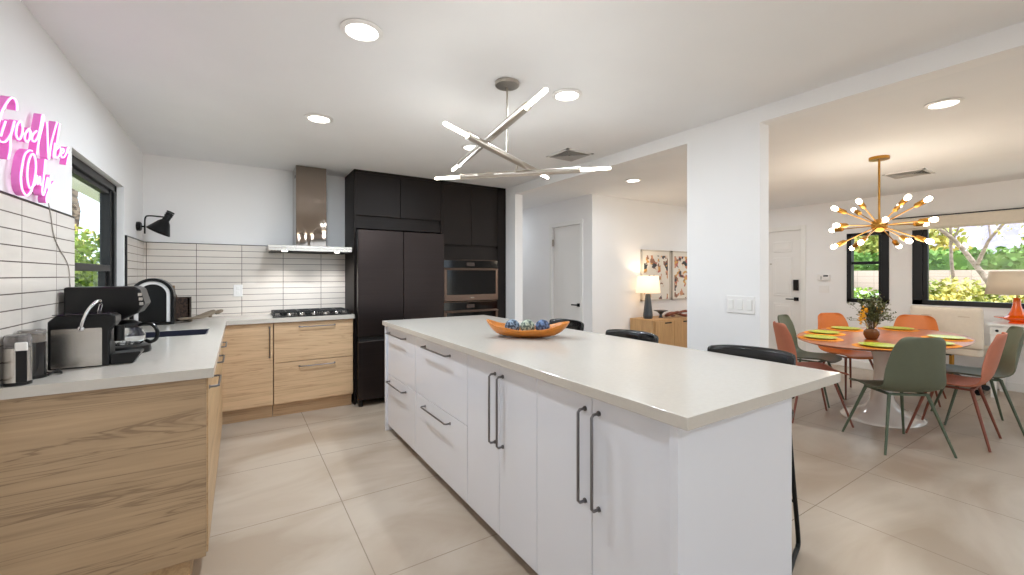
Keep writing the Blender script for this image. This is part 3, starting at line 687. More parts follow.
# arched capsule appliance behind it
cx, cz, ya_, yb_ = -.573, ZT+.235, 4.33, 4.45
o_ = (cx, 4.39, ZT)
t = thing('arched_appliance', 'round-topped black and white appliance behind the drip coffee maker', 'appliance', o_)
def arch(r):
    return [(cx+r, ZT+.02)]+[(cx+r*math.cos(R(180*i/20)), cz+r*math.sin(R(180*i/20))) for i in range(21)]+[(cx-r, ZT+.02)]
def hoop(r0, r1): return arch(r1)+arch(r0)[::-1]
MB(o_).prism(hoop(.112, .134), 1, ya_, yb_).build('outer_shell', M['black'], t, bevel=.003)
MB(o_).prism(hoop(.086, .1115), 1, ya_+.012, yb_-.012).build('inner_shell', mat('glossy_white_plastic', (226, 224, 224), .15), t, bevel=.003)
MB(o_).prism(arch(.0855), 1, ya_+.03, yb_-.02).build('core', M['black'], t)
MB(o_).prism(rrect(cx-.136, cx+.138, ya_-.01, yb_+.01, .02), 2, ZT, ZT+.022).build('base', M['black'], t, bevel=.003)
o2 = (-.47, 4.70, ZT)
# wicker box, bottle, wooden tray near the corner
wick = vary(mat('dark_woven_wicker', (78, 58, 46), .8), (90, 90, 90), rgb2=(34, 24, 20), lo=.42, hi=.58, bump=.8)
o_ = (-.46, 4.68, ZT)
g = MB(o_); x0, x1, y0, y1, z0, z1 = -.60, -.36, 4.60, 4.78, ZT, ZT+.20
g.box(x0, x1, y0, y0+.012, z0, z1); g.box(x0, x1, y1-.012, y1, z0, z1); g.box(x0, x0+.012, y0, y1, z0, z1); g.box(x1-.012, x1, y0, y1, z0, z1); g.box(x0, x1, y0, y1, z0, z0+.01)
tag(g.build('wicker_basket', wick), 'dark woven square basket in the corner of the worktop', 'basket')
o_ = (-.50, 4.84, ZT)
t = thing('bottle', 'brown glass bottle standing behind the woven basket', 'bottle', o_)
MB(o_).lathe([(0, 0), (.035, 0), (.037, .02), (.037, .18), (.03, .215), (.014, .24), (.014, .275)], o_).build('body', mat('brown_bottle_glass', (92, 58, 34), .1, trans=.4), t, smooth='auto')
MB(o_).lathe([(0, .272), (.017, .272), (.017, .30), (0, .30)], o_).build('cap', mat('tan_cap', (150, 120, 86), .5), t, smooth='auto')
o_ = (-.35, 4.45, ZT)
g = MB(o_); rows = []
A, B = Vector((-.40, 4.40, ZT+.012)), Vector((-.17, 4.72, ZT+.035)); ax = (B-A); L = ax.length; ax.normalize(); sd_ = ax.cross(Vector((0, 0, 1))).normalized()
for i in range(17):
    s = i/16; wd = .055*math.sin(math.pi*min(1, max(0, .08+.84*s)))**.5; zc = .010*math.cos(math.pi*2*s)+.018*s*s
    rows.append([A+ax*(L*s)+sd_*(wd*u)+Vector((0, 0, .004+zc+.010*u*u)) for u in (-1, -.6, -.2, .2, .6, 1)])
g.grid(rows); g.tube(smoothpts([B-ax*.03+sd_*.018+Vector((0, 0, .012)), B+ax*.03+sd_*.022+Vector((0, 0, .024)), B+ax*.06+Vector((0, 0, .03)), B+ax*.03-sd_*.022+Vector((0, 0, .024)), B-ax*.03-sd_*.018+Vector((0, 0, .012))], 4), .006, 6)
for q in (.25, .8):
    c_ = A+ax*(L*q); g.cyl(c_+Vector((0, 0, -.012)), c_+Vector((0, 0, .006)), .01, n=8)
tag(g.build('wooden_tray', wood('grey_driftwood', (136, 122, 104), (84, 72, 60), 0, .6, 2), smooth=True, solid=.008), 'long slim wooden tray with loop handle beside the basket', 'tray')

# canisters at the near end
def canister(x, y, r, hh, body, label, group=None):
    o_ = (x, y, ZT); t = thing('grinder_canister', label, 'canister', o_, 0, group)
    MB(o_).lathe([(0, 0), (r, 0), (r, .012), (0, .012)], o_, n=36).build('base_ring', M['black'], t, smooth='auto')
    MB(o_).lathe([(0, .012), (r*.98, .012), (r*.98, hh*.74), (0, hh*.74)], o_, n=36).build('body', body, t, smooth='auto')
    MB(o_).lathe([(r*.9, hh*.74), (r*.96, hh*.74), (r*.96, hh*.97), (r*.88, hh), (0, hh), (0, hh-.004), (r*.86, hh-.004), (r*.92, hh*.96), (r*.9, hh*.75)], o_, n=36).build('clear_lid', mat('smoky_clear_lid', (210, 206, 206), .05, trans=.85, alpha=.6), t, smooth='auto')
    return t
t = canister(-.672, 2.255, .036, .18, M['steel'], 'stainless steel canister with clear lid at the left picture edge')
o_ = (-.672, 2.255, ZT)
MB(o_).box(-.666, -.638, 2.2155, 2.222, ZT+.012, ZT+.125).build('black_grip', M['black'], t, bevel=.002)
MB(o_).box(-.668, -.636, 2.213, 2.222, ZT+.125, ZT+.155).build('white_button', M['plateplastic'], t, bevel=.003)
t = canister(-.668, 2.365, .040, .185, mat('dark_ribbed_glass', (26, 24, 24), .15), 'dark glass canister with clear lid between steel canister and capsule machine')
o_ = (-.668, 2.365, ZT)
MB(o_).lathe([(0, .138), (.034, .138), (.028, .165), (0, .17)], o_).build('grinder_cup', mat('cream_plastic', (224, 206, 180), .4), t, smooth='auto')
MB(o_).tube(smoothpts([(-.625, 2.36, ZT+.006), (-.602, 2.375, ZT+.02), (-.596, 2.40, ZT+.006), (-.61, 2.425, ZT+.005), (-.65, 2.44, ZT+.005), (-.70, 2.45, ZT+.03)], 5), .004, 6).build('power_cord', M['black'], t, smooth=True)

# ------------------------------------------------------------------ bowl on the island
zt = ZT+.005
bl_c = Vector((1.525, 2.19, zt)); ang = math.atan2(-.31, .366)
bowl = thing('wooden_bowl', 'long hand-carved amber wooden bowl on the island', 'bowl', bl_c, ang)
g = MB(); rows = []
LL, WW, HH = .262, .125, .085
nu, nv = 25, 12
def bp(u, v, inner=0):
    # u along length -1..1, v across -1..1
    k = max(0.0, 1-abs(u)**2.3)**.55
    w_ = WW*k*(1+.04*math.sin(9*u)); rim = HH*(.60+.58*u*u)+.003*math.sin(11*u)
    return Vector((LL*u, w_*v, rim*(.10+.90*(abs(v)**2.2)*(1) if k > .01 else 1)*1.0)), rim, k
for i in range(nu):
    u = -1+2*i/(nu-1); row = []
    for j in range(nv+1):
        v = -1+2*j/nv; p, rim, k = bp(u, v); e = min(1, k*1.6)
        floor_z = rim*min(1, abs(u)**3.2*.85+(1-e)**.6*.15)
        z = floor_z+(rim-floor_z)*abs(v)**2.4
        row.append(Vector((p.x, p.y, z+.006)))
    rows.append(row)
g.grid(rows); g.build('carved_bowl', M['bowlwood'], bowl, smooth=True, solid=.011, sub=1)
# flat foot of the bowl
MB().lathe([(0, 0), (.05, 0), (.06, .010), (0, .010)], (0, 0, 0), sx=1.4, sy=.5).build('foot', M['bowlwood'], bowl, smooth='auto')
def woven_ball(u, v, z, r, c1, c2, label):
    p = bl_c+Vector((math.cos(ang)*u-math.sin(ang)*v, math.sin(ang)*u+math.cos(ang)*v, z))
    m = vary(mat('mottled_ball', c1, .8), (70, 70, 70), rgb2=c2, lo=.46, hi=.54, bump=.5)
    g = MB(p); g.sphere(p, r, 22)
    tag(g.build('decorative_ball', m, smooth=True), label, 'decorative ball', 'woven balls in the wooden bowl')
woven_ball(-.095, -.012, .064, .048, (122, 140, 160), (44, 58, 74), 'blue and cream mottled ball, leftmost in the wooden bowl')
woven_ball(.0, -.01, .064, .047, (168, 176, 158), (72, 86, 80), 'pale green and cream mottled ball, middle one in the bowl')
woven_ball(.094, -.005, .066, .046, (98, 120, 156), (40, 52, 78), 'blue mottled ball, rightmost in the wooden bowl')

# ------------------------------------------------------------------ bar stools
def stool(loc, rz):
    """faces local -X (the island)"""
    t = thing('bar_stool', '', 'bar stool', loc, rz, 'black bar stools at the island')
    rows = []
    for i in range(7):
        z = .74+.222*i/6; row = []
        for j in range(13):
            a = -1+2*j/12; row.append((.17+.03*(i/6)-.055*a*a, .195*a, z-(.012*a**4 if i == 6 else 0)))
        rows.append(row)
    MB().grid(rows).build('backrest', M['leather'], t, smooth=True, solid=.028, sub=1)
    g = MB(); g.prism(rrect(-.20, .17, -.19, .19, .06), 2, .655, .70); g.build('seat', M['leather'], t, smooth='auto', bevel=.015, seg=3)
    for s in (-1, 1):
        pts = smoothpts([(.13, .165*s, .66), (.178, .18*s, .35), (.222, .195*s, .07), (.212, .195*s, .018), (.15, .19*s, .011), (-.12, .18*s, .011), (-.17, .18*s, .02), (-.18, .175*s, .07), (-.165, .165*s, .35), (-.15, .16*s, .66)], 4)
        g = MB(); g.tube(pts, .010, 8); g.build('leg', M['blackm'], t, smooth=True)
    g = MB(); g.cyl((.194, -.182, .24), (.194, .182, .24), .008, n=8); g.cyl((-.17, -.168, .24), (-.17, .168, .24), .008, n=8); g.build('footrest', M['blackm'], t, smooth='auto')
    g = MB()
    for s in (-1, 1): g.cyl((.14, .14*s, .68), (.175, .15*s, .80), .009, n=8)
    g.build('back_support', M['blackm'], t, smooth='auto')
    return t
st = stool((1.99, 1.09, 0), R(18)); st['label'] = 'black leather bar stool at the near end of the island'
c = copy_tree(st, 'black leather bar stool in the middle of the island side'); c.location = (1.97, 1.86, 0); c.rotation_euler[2] = R(8)
c = copy_tree(st, 'black leather bar stool at far end, behind the wooden bowl'); c.location = (2.06, 2.62, 0); c.rotation_euler[2] = R(4)

# ------------------------------------------------------------------ nickel rod chandelier
o_ = (1.268, 2.022, H)
t = thing('rod_chandelier', 'brushed nickel chandelier of three crossed rods with glowing tips', 'chandelier', o_)
MB(o_).lathe([(0, -.018), (.066, -.018), (.069, -.014), (.069, 0), (0, 0)], o_, n=36).build('canopy', M['nickel'], t, smooth='auto')
MB(o_).cyl((1.268, 2.022, H-.025), (1.268, 2.022, 1.985), .006, n=10).build('stem', M['nickel'], t, smooth='auto')
rods = [((.976, 1.275, 2.02), (1.2, 2.60, 2.02)), ((.749, 1.71, 1.98), (1.769, 2.296, 1.98)), ((1.06, 2.56, 1.94), (1.813, 1.759, 1.94))]
for p, q in rods:
    p, q = Vector(p), Vector(q); d = (q-p); L = d.length; d.normalize(); tl = .18
    rb = MB(o_).cyl(p+d*tl, q-d*tl, .0185, n=16).build('rod', M['nickel'], t, smooth='auto')
    for e, dd in ((p, 1), (q, -1)):
        MB(o_).tube([e, e+d*dd*.008, e+d*dd*(tl-.002)], [.006, .0095, .0095], 12).build('bulb', M['led'], rb, smooth='auto')
        bp_ = bpy.data.lights.new('led_glow', 'POINT'); bp_.energy = .95; bp_.color = (.88, .95, 1); bp_.shadow_soft_size = .03
        bo_ = bpy.data.objects.new('led_glow', bp_); bo_.location = e+d*dd*tl*.5-Vector(o_)-Vector((0, 0, .05)); bo_.parent = t; COL.objects.link(bo_)
        MB(o_).cyl(e+d*dd*(tl-.006), e+d*dd*(tl+.012), .0192, n=16).build('socket', M['nickel'], rb, smooth='auto')
g = MB(o_); 
g.cyl((1.08, 1.895, 2.02), (1.08, 1.895, 1.98), .006, n=8); g.cyl((1.385, 2.09, 1.98), (1.42, 2.175, 1.94), .006, n=8)
g.build('connector', M['nickel'], t, smooth='auto')

# ------------------------------------------------------------------ sputnik chandelier
o_ = (4.93, 1.45, H); hub = Vector((4.93, 1.45, 1.774))
t = thing('sputnik_chandelier', 'brass starburst chandelier with bare round bulbs over the dining table', 'chandelier', o_)
MB(o_).lathe([(0, -.026), (.075, -.026), (.075, 0), (0, 0)], o_, n=32).build('canopy', M['brass'], t, smooth='auto')
MB(o_).cyl((4.93, 1.45, H-.02), hub, .009, n=12).build('stem', M['brass'], t, smooth='auto')
MB(o_).sphere(hub, .062, 20).build('hub', M['brass'], t, smooth=True)
BU = [(-.376,.23,.163),(-.427,.021,.196),(.295,.298,.212),(-.426,.198,-.008),(.153,.444,.001),(-.344,.246,-.205),(.292,.314,-.193),(-.433,.006,-.183),(-.437,-.172,.007),(-.314,-.289,.197),(.412,-.042,.222),(-.188,-.392,.178),(-.193,-.429,-.004),(.405,-.238,.018),(-.166,-.397,-.189),(-.314,-.297,-.184),(.43,-.031,-.186)]
for b_ in BU:
    v = Vector(b_); d = v.normalized()
    sp = MB(o_).cyl(hub+d*.05, hub+d*.36, .0048, n=8).build('arm', M['brass'], t, smooth='auto')
    MB(o_).lathe([(0, .335), (.016, .335), (.021, .345), (.021, .405), (.016, .415), (0, .415)], hub, n=16, axis=d).build('socket', M['brass'], sp, smooth='auto')
    MB(o_).lathe([(0, .41), (.012, .415), (.019, .43), (.0215, .446), (.018, .462), (.008, .471), (0, .473)], hub, n=16, axis=d).build('bulb', M['bulb'], sp, smooth=True)
pl = bpy.data.lights.new('chandelier_glow', 'POINT'); pl.energy = 20; pl.color = (1, .89, .74); pl.shadow_soft_size = .35
plo = bpy.data.objects.new('chandelier_glow', pl); plo.location = (0, 0, -.9); plo.parent = t; COL.objects.link(plo)

# ------------------------------------------------------------------ oval tulip table
TC = (5.07, 1.47, 0)
t = thing('dining_table', 'oval walnut-topped pedestal dining table with white trumpet base', 'table', TC)
def ov(a, b2, z, n=64): return [(TC[0]+a*math.cos(2*math.pi*i/n), TC[1]+b2*math.sin(2*math.pi*i/n), z) for i in range(n)]
def ovstack(levels, name, m, **k):
    g = MB(TC); rings = [[g._v(p) for p in ov(*l)] for l in levels]
    for a, b2 in zip(rings, rings[1:]):
        for i in range(64): g.face((a[i], a[(i+1) % 64], b2[(i+1) % 64], b2[i]))
    g.face(rings[0][::-1]); g.face(rings[-1]); return g.build(name, m, t, **k)
ovstack([(.98, .51, .722), (1.035, .565, .738), (1.04, .57, .745)], 'tabletop', M['tablewood'], smooth='auto')
ovstack([(.40, .30, .0), (.40, .30, .006), (.37, .27, .02), (.28, .20, .045), (.20, .13, .09), (.115, .09, .16), (.075, .068, .28), (.062, .06, .42), (.068, .065, .54), (.10, .09, .64), (.16, .13, .70), (.20, .16, .722)], 'pedestal', M['tulip'], smooth=True)
PL = [(4.42, 1.72, 'lime plate on orange mat, nearest the terracotta chair at left end'), (4.84, 1.85, 'lime plate on orange mat before the sage chair at far left'), (5.38, 1.86, 'lime plate on orange mat before the left burnt orange chair'), (5.84, 1.56, 'lime plate on orange mat before the right burnt orange chair'),
      (4.30, 1.27, 'lime plate on orange mat just in front of the vase'), (5.36, 1.10, 'lime plate on orange mat before the right-hand sage chair'), (4.84, 1.07, 'lime plate on orange mat before the right-hand terracotta chair')]
for i, (x, y, lb) in enumerate(PL):
    def lathe_at(name, prof, m): return MB((x, y, .745)).lathe(prof, (x, y, .745), n=36).build(name, m, smooth='auto')
    a_ = lathe_at('placemat', [(0, 0), (.165, 0), (.168, .002), (.165, .004), (0, .004)], M['mat_o'])
    tag(a_, lb.replace('lime plate on orange mat', 'round orange placemat under lime plate'), 'placemat', 'orange placemats')
    b_ = lathe_at('plate', [(0, .0045), (.07, .0045), (.122, .016), (.127, .019), (.124, .021), (.07, .010), (0, .010)], M['plate'])
    b_['label'] = lb; b_['category'] = 'plate'; b_['group'] = 'lime plates'

# vase with flowers
VP = Vector((4.76, 1.455, .745))
t = thing('flower_vase', 'glass and brown vase of yellow and wild flowers on dining table', 'vase', VP)
MB().lathe([(0, 0), (.035, 0), (.045, .012), (.058, .045), (.055, .075), (.035, .095), (0, .095)], n=28).build('vase_base', mat('brown_ceramic', (112, 70, 36), .25), t, smooth='auto')
MB().lathe([(.034, .095), (.036, .12), (.050, .165), (.047, .165), (.033, .12), (.031, .096)], n=28).build('vase_neck', M['glass'], t, smooth='auto')
rnd = random.Random(3)
lf = MB(); fy = MB(); fb = MB()
def leaflet(mb, p, L):
    a = Vector((rnd.uniform(-1, 1), rnd.uniform(-1, 1), rnd.uniform(-.2, 1.2))).normalized()*L; b2 = a.cross(Vector((rnd.uniform(-1, 1), rnd.uniform(-1, 1), rnd.uniform(-1, 1)))).normalized()*L*.22
    mb.face([mb._v(p), mb._v(p+a*.5+b2), mb._v(p+a), mb._v(p+a*.5-b2)])
for i in range(46):
    a = rnd.uniform(0, 6.28); r = abs(rnd.gauss(.055, .03)); top = rnd.uniform(.24, .44)-r*.7
    if i < 8: r = rnd.uniform(.12, .17); top = rnd.uniform(.16, .36)
    p0 = Vector((.012*math.cos(a), .012*math.sin(a), .09)); p2 = Vector((r*math.cos(a)*1.15, r*math.sin(a)*1.15, top)); p1 = p0.lerp(p2, .5)+Vector((0, 0, .035))
    P = smoothpts([p0, p1, p2], 5); lf.tube(P, .0014, 5)
    if i >= 8:
        for k in range(26): leaflet(lf, P[rnd.randint(3, len(P)-1)]+Vector((rnd.gauss(0, .008), rnd.gauss(0, .008), rnd.gauss(0, .008))), rnd.uniform(.016, .04))
    else:
        for k in range(5): leaflet(lf, P[-1-k % 3], .02)
lf.build('foliage', vary(mat('olive_green_stems', (98, 104, 62), .6), (30, 30, 30), rgb2=(52, 58, 30), lo=.42, hi=.58), t)
for i in range(95):
    q = rnd.random(); c_ = Vector((-.035-.055*q, .02+.035*q, .27-.10*q+rnd.gauss(0, .018)))
    fy.sphere(c_+Vector((rnd.gauss(0, .012), rnd.gauss(0, .012), 0)), rnd.uniform(.005, .010), 6, (1, 1, .7))
for i in range(26): fy.sphere((.055+rnd.gauss(0, .014), -.04+rnd.gauss(0, .014), .27+rnd.gauss(0, .014)), rnd.uniform(.004, .007), 6)
fy.build('yellow_blossom', mat('yellow_petal', (236, 172, 30), .6), t, smooth=True)
for i in range(22): fb.sphere((.095+rnd.uniform(-.015, .02), -.07+rnd.uniform(-.02, .02), .225+rnd.uniform(-.02, .03)), rnd.uniform(.004, .007), 6)
fb.build('pale_blossom', mat('pale_lilac_petal', (170, 174, 150), .6), t, smooth=True)

# ------------------------------------------------------------------ shell chairs
def shell_chair(mshell, mleg, loc, deg, label):
    """faces local +Y"""
    t = thing('dining_chair', label, 'chair', loc, R(deg-90), 'shell chairs around the dining table')
    prof = [(.235, .425, .17), (.215, .443, .205), (.15, .448, .222), (.05, .440, .225), (-.06, .432, .222), (-.14, .440, .218), (-.195, .475, .215), (-.225, .54, .214), (-.245, .62, .205), (-.262, .70, .192), (-.278, .78, .176), (-.288, .83, .163), (-.293, .860, .143), (-.296, .874, .10)]
    rows = []
    for k, (y, z, w_) in enumerate(prof):
        row = []; sb = min(1, max(0, (z-.45)/.15)) if k > 4 else 0
        for j in range(13):
            u = -1+2*j/12; e = abs(u)**3
            row.append((w_*u, y+(.055*e*sb)*(1 if z < .8 else .7), z+.028*e*(1-sb)*(0.4 if k < 2 else 1)))
        rows.append(row)
    MB().grid(rows).build('seat_shell', mshell, t, smooth=True, solid=.011, sub=1)
    for sx in (-1, 1):
        for sy in (-1, 1):
            MB().tube([(.13*sx, .12*sy-.01, .427), (.235*sx, .235*sy-.005, 0)], [.0125, .008], 10).build('leg', mleg, t, smooth='auto')
    g = MB()
    for sy in (-1, 1): g.box(-.14, .14, .12*sy-.022, .12*sy+.002, .414, .428)
    for sx in (-1, 1): g.box(.13*sx-.012, .13*sx+.012, -.13, .11, .414, .428)
    g.build('under_frame', mleg, t)
    return t
shell_chair(M['green'], M['greenleg'], (4.315, 1.175, 0), 51, 'sage green shell chair nearest the camera, back towards us')
shell_chair(M['pink'], M['redleg'], (4.93, .98, 0), 92, 'terracotta shell chair at right, in front of a sage one')
shell_chair(M['green'], M['greenleg'], (5.52, .96, 0), 113, 'sage green shell chair at the right picture edge')
shell_chair(M['pink'], M['redleg'], (4.48, 1.82, 0), -46, 'terracotta shell chair at left, seen side on behind island corner')
shell_chair(M['green'], M['greenleg'], (5.14, 2.09, 0), -85, 'sage green shell chair behind the left terracotta chair')
shell_chair(M['orange'], M['redleg'], (5.72, 1.95, 0), 240, 'burnt orange shell chair at far side, left of the vase')
shell_chair(M['orange'], M['redleg'], (6.08, 1.51, 0), 187, 'burnt orange shell chair at far side, right of the vase')

# ------------------------------------------------------------------ sideboard, lamp, art in the lounge
o_ = (5.5, 3.96, 0)
t = thing('sideboard', 'honey oak sideboard against the lounge wall, below framed art', 'sideboard', o_)
MB(o_).box(4.67, 6.3, 3.755, 4.163, .08, .71).build('body', M['oak_side'], t, bevel=.003)
g = MB(o_)
for x in (4.72, 6.22):
    for y in (3.80, 4.10): g.box(x, x+.04, y, y+.04, 0, .08)
g.build('foot', M['oak_side'], t)
for xa, xb in ((4.69, 5.085), (5.092, 5.485), (5.492, 5.885), (5.892, 6.28)):
    d = MB(o_).box(xa, xb, 3.738, 3.754, .10, .692).build('door', M['oak_side'], t, bevel=.001)
    MB(o_).box(xb-.20, xb-.06, 3.735, 3.739, .655, .672).build('finger_slot', M['gap'], d)
o_ = (4.83, 3.98, .71)
t = thing('table_lamp', 'lit table lamp with dark faceted base on the oak sideboard', 'lamp', o_)
MB(o_).lathe([(0, 0), (.058, 0), (.062, .01), (.066, .04), (.034, .33), (.03, .345), (0, .345)], o_, n=8).build('base', M['slate'], t)
MB(o_).cyl((4.83, 3.98, 1.05), (4.83, 3.98, 1.12), .006).build('stem', M['nickel'], t)
MB(o_).lathe([(.165, .36), (.145, .60), (.143, .60), (.163, .36)], o_, n=40).build('lamp_shade', M['shade'], t, smooth=True)
pl = bpy.data.lights.new('table_lamp_bulb', 'POINT'); pl.energy = 5; pl.color = (1, .82, .6); pl.shadow_soft_size = .04
plo = bpy.data.objects.new('table_lamp_bulb', pl); plo.location = (0, 0, .46); plo.parent = t; COL.objects.link(plo)
o_ = (5.08, 3.96, .71)
tag(MB(o_).lathe([(0, 0), (.035, 0), (.02, .02), (.018, .05), (.05, .085), (.10, .10), (.098, .104), (.045, .093), (0, .085)], o_).build('footed_dish', M['slate'], smooth='auto'), 'small dark footed dish beside the lit lamp', 'dish')
o_ = (5.42, 3.92, .71)
g = MB(o_); P = []
for i in range(60):
    a = i/60*2*math.pi; P.append((5.42+.22*math.cos(a)+.03*math.cos(3*a), 3.92+.07*math.sin(a*2)*1.0, .71+.046+.018*math.sin(3*a+1)+.012*math.sin(a)))
g.tube(P, .02, 8, closed=True)
for q in (-.12, .12): g.sphere((5.42+q, 3.92, .7305), .022, 8, (2.5, 1, .75))
tag(g.build('knot_sculpture', wood('red_brown_carved_wood', (128, 66, 40), (74, 34, 20), 0, .35, 2), smooth=True), 'reddish brown twisted wood sculpture on the sideboard', 'sculpture')

def print_mat(seed, dark_top):
    m = mat('printed_paper', (232, 224, 212), .8); n, l, b = nodes(m)
    t = n.new('ShaderNodeTexCoord'); mp = n.new('ShaderNodeMapping'); mp.inputs['Location'].default_value = (seed*3.1, 0, seed*1.7); l.new(t.outputs['Object'], mp.inputs[0])
    v = n.new('ShaderNodeTexVoronoi'); v.inputs['Scale'].default_value = 17; l.new(mp.outputs[0], v.inputs['Vector'])
    sp = n.new('ShaderNodeSeparateColor'); l.new(v.outputs['Color'], sp.inputs[0]); r = n.new('ShaderNodeValToRGB'); l.new(sp.outputs[0], r.inputs[0]); r.color_ramp.interpolation = 'CONSTANT'
    cs = [(196, 130, 84), (84, 80, 82), (206, 150, 120), (58, 62, 66), (214, 164, 96), (150, 110, 90), (190, 116, 104), (226, 214, 200)]
    for k, c_ in enumerate(cs):
        e = r.color_ramp.elements[k] if k < 2 else r.color_ramp.elements.new(k/8)
        e.position = k/8; e.color = s2l(c_)
    no = n.new('ShaderNodeTexNoise'); no.inputs['Scale'].default_value = 7; no.inputs['Detail'].default_value = 3; l.new(mp.outputs[0], no.inputs[0])
    sx = n.new('ShaderNodeSeparateXYZ'); l.new(t.outputs['Object'], sx.inputs[0])
    zz = n.new('ShaderNodeMapRange'); l.new(sx.outputs[2], zz.inputs[0]); zz.inputs[1].default_value = .05; zz.inputs[2].default_value = .5; zz.inputs[3].default_value = -.07; zz.inputs[4].default_value = .10 if dark_top else .06
    ad = n.new('ShaderNodeMath'); ad.operation = 'ADD'; l.new(no.outputs[0], ad.inputs[0]); l.new(zz.outputs[0], ad.inputs[1])
    gt = n.new('ShaderNodeMath'); gt.operation = 'GREATER_THAN'; gt.inputs[1].default_value = .53; l.new(ad.outputs[0], gt.inputs[0])
    xr = n.new('ShaderNodeMath'); xr.operation = 'ABSOLUTE'; l.new(sx.outputs[0], xr.inputs[0]); lx = n.new('ShaderNodeMath'); lx.operation = 'LESS_THAN'; lx.inputs[1].default_value = .27; l.new(xr.outputs[0], lx.inputs[0])
    lz = n.new('ShaderNodeMath'); lz.operation = 'LESS_THAN'; lz.inputs[1].default_value = .67; l.new(sx.outputs[2], lz.inputs[0])
    m1 = n.new('ShaderNodeMath'); m1.operation = 'MULTIPLY'; l.new(gt.outputs[0], m1.inputs[0]); l.new(lx.outputs[0], m1.inputs[1])
    m2 = n.new('ShaderNodeMath'); m2.operation = 'MULTIPLY'; l.new(m1.outputs[0], m2.inputs[0]); l.new(lz.outputs[0], m2.inputs[1])
    mx = n.new('ShaderNodeMix'); mx.data_type = 'RGBA'; l.new(m2.outputs[0], mx.inputs[0]); mx.inputs[6].default_value = s2l((232, 224, 212)); l.new(r.outputs[0], mx.inputs[7]); l.new(mx.outputs[2], b.inputs['Base Color'])
    return m
def art(x0_, x1_, label, seed, dark_top):
    o_ = ((x0_+x1_)/2, 4.17, .94); t = thing('framed_art', label, 'artwork', o_, 0, 'pair of framed prints')
    g = MB(o_); z0, z1 = .94, 1.69; fw = .018
    g.box(x0_, x1_, 4.15, 4.179, z0, z0+fw); g.box(x0_, x1_, 4.15, 4.179, z1-fw, z1); g.box(x0_, x0_+fw, 4.15, 4.179, z0, z1); g.box(x1_-fw, x1_, 4.15, 4.179, z0, z1)
    g.build('frame', mat('pale_wood_frame', (200, 190, 178), .5), t)
    MB(o_).box(x0_+fw, x1_-fw, 4.16, 4.178, z0+fw, z1-fw).build('print', print_mat(seed, dark_top), t)
art(4.905, 5.56, 'framed print of loose coloured shapes, above the lit lamp', 5, False)
art(5.60, 6.26, 'framed print of darker coloured shapes, half hidden by pillar', 9, True)

# ------------------------------------------------------------------ desk, orange lamp, cream chair by the window
o_ = (7.05, .5, 0)
t = thing('writing_desk', 'white writing desk with drawer below the wide window', 'desk', o_)
MB(o_).box(6.78, 7.34, -.35, 1.085, .775, .80).build('desktop', M['trimw'], t, bevel=.003)
MB(o_).box(6.82, 7.32, -.31, 1.065, .67, .775).build('apron', M['trimw'], t, bevel=.002)
for ya, yb in ((.42, 1.06), (-.30, .41)):
    d = MB(o_).box(6.81, 6.82, ya, yb, .68, .768).build('drawer', M['trimw'], t, bevel=.002)
    MB(o_).sphere((6.80, yb-.05 if ya > 0 else ya+.05, .725), .014, 10).build('knob', M['black'], d, smooth=True)
for x in (6.83, 7.27):
    for y in (-.30, 1.02): MB(o_).box(x, x+.04, y, y+.04, 0, .67).build('leg', M['trimw'], t)
o_ = (7.02, .90, .80)
t = thing('table_lamp', 'bright orange glazed lamp with flared dish base and beige shade', 'lamp', o_)
MB(o_).lathe([(0, .0), (.06, .0), (.06, .012), (.05, .02), (.09, .035), (.165, .06), (.168, .067), (.10, .062), (.065, .085), (.045, .14), (.032, .20), (.028, .26), (.022, .275), (0, .275)], o_, n=36).build('base', M['lampo'], t, smooth='auto')
MB(o_).cyl((o_[0], o_[1], 1.07), (o_[0], o_[1], 1.20), .006).build('stem', M['brass'], t)
MB(o_).lathe([(.235, .31), (.20, .56), (.198, .56), (.233, .31)], o_, n=40).build('lamp_shade', M['shade2'], t, smooth=True)

o_ = (6.99, 1.39, 0)
t = thing('office_chair', 'high-backed cream office chair on castors beside the desk', 'chair', o_, 0)
rows = []
for i in range(9):
    z = .50+.46*i/8
    rows.append([(-.22-.05*(i/8)-.01*math.cos(4*j/10*math.pi), -.30+.60*j/10, z+(.015*abs(-1+2*j/10)**3 if i == 8 else 0)) for j in range(11)])
bk = MB().grid(rows).build('backrest', M['cream'], t, smooth=True, solid=.06, sub=1)
g = MB(); g.box(-.285, -.275, -.25, .25, .855, .862); g.build('seam', mat('cream_piping', (196, 178, 154), .7), bk)
MB().prism(rrect(-.22, .26, -.28, .28, .06), 2, .42, .51).build('seat', M['cream'], t, bevel=.02, seg=3)
MB().cyl((0, 0, .10), (0, 0, .43), .022).build('gas_column', M['brass'], t, smooth='auto')
g = MB(); g.box(-.11, -.02, -.02, .10, .395, .41); g.build('lever', M['black'], t)
g = MB()
for k in range(5):
    a = R(72*k+20); g.tube([(0, 0, .11), (.30*math.cos(a), .30*math.sin(a), .075)], [.024, .014], 8)
g.build('star_base', M['brass'], t, smooth='auto')
for k in range(5):
    a = R(72*k+20); MB().cyl((.30*math.cos(a)-.02*math.sin(a), .30*math.sin(a)+.02*math.cos(a), .032), (.30*math.cos(a)+.02*math.sin(a), .30*math.sin(a)-.02*math.cos(a), .032), .032, n=16).build('castor', M['black'], t, smooth='auto')

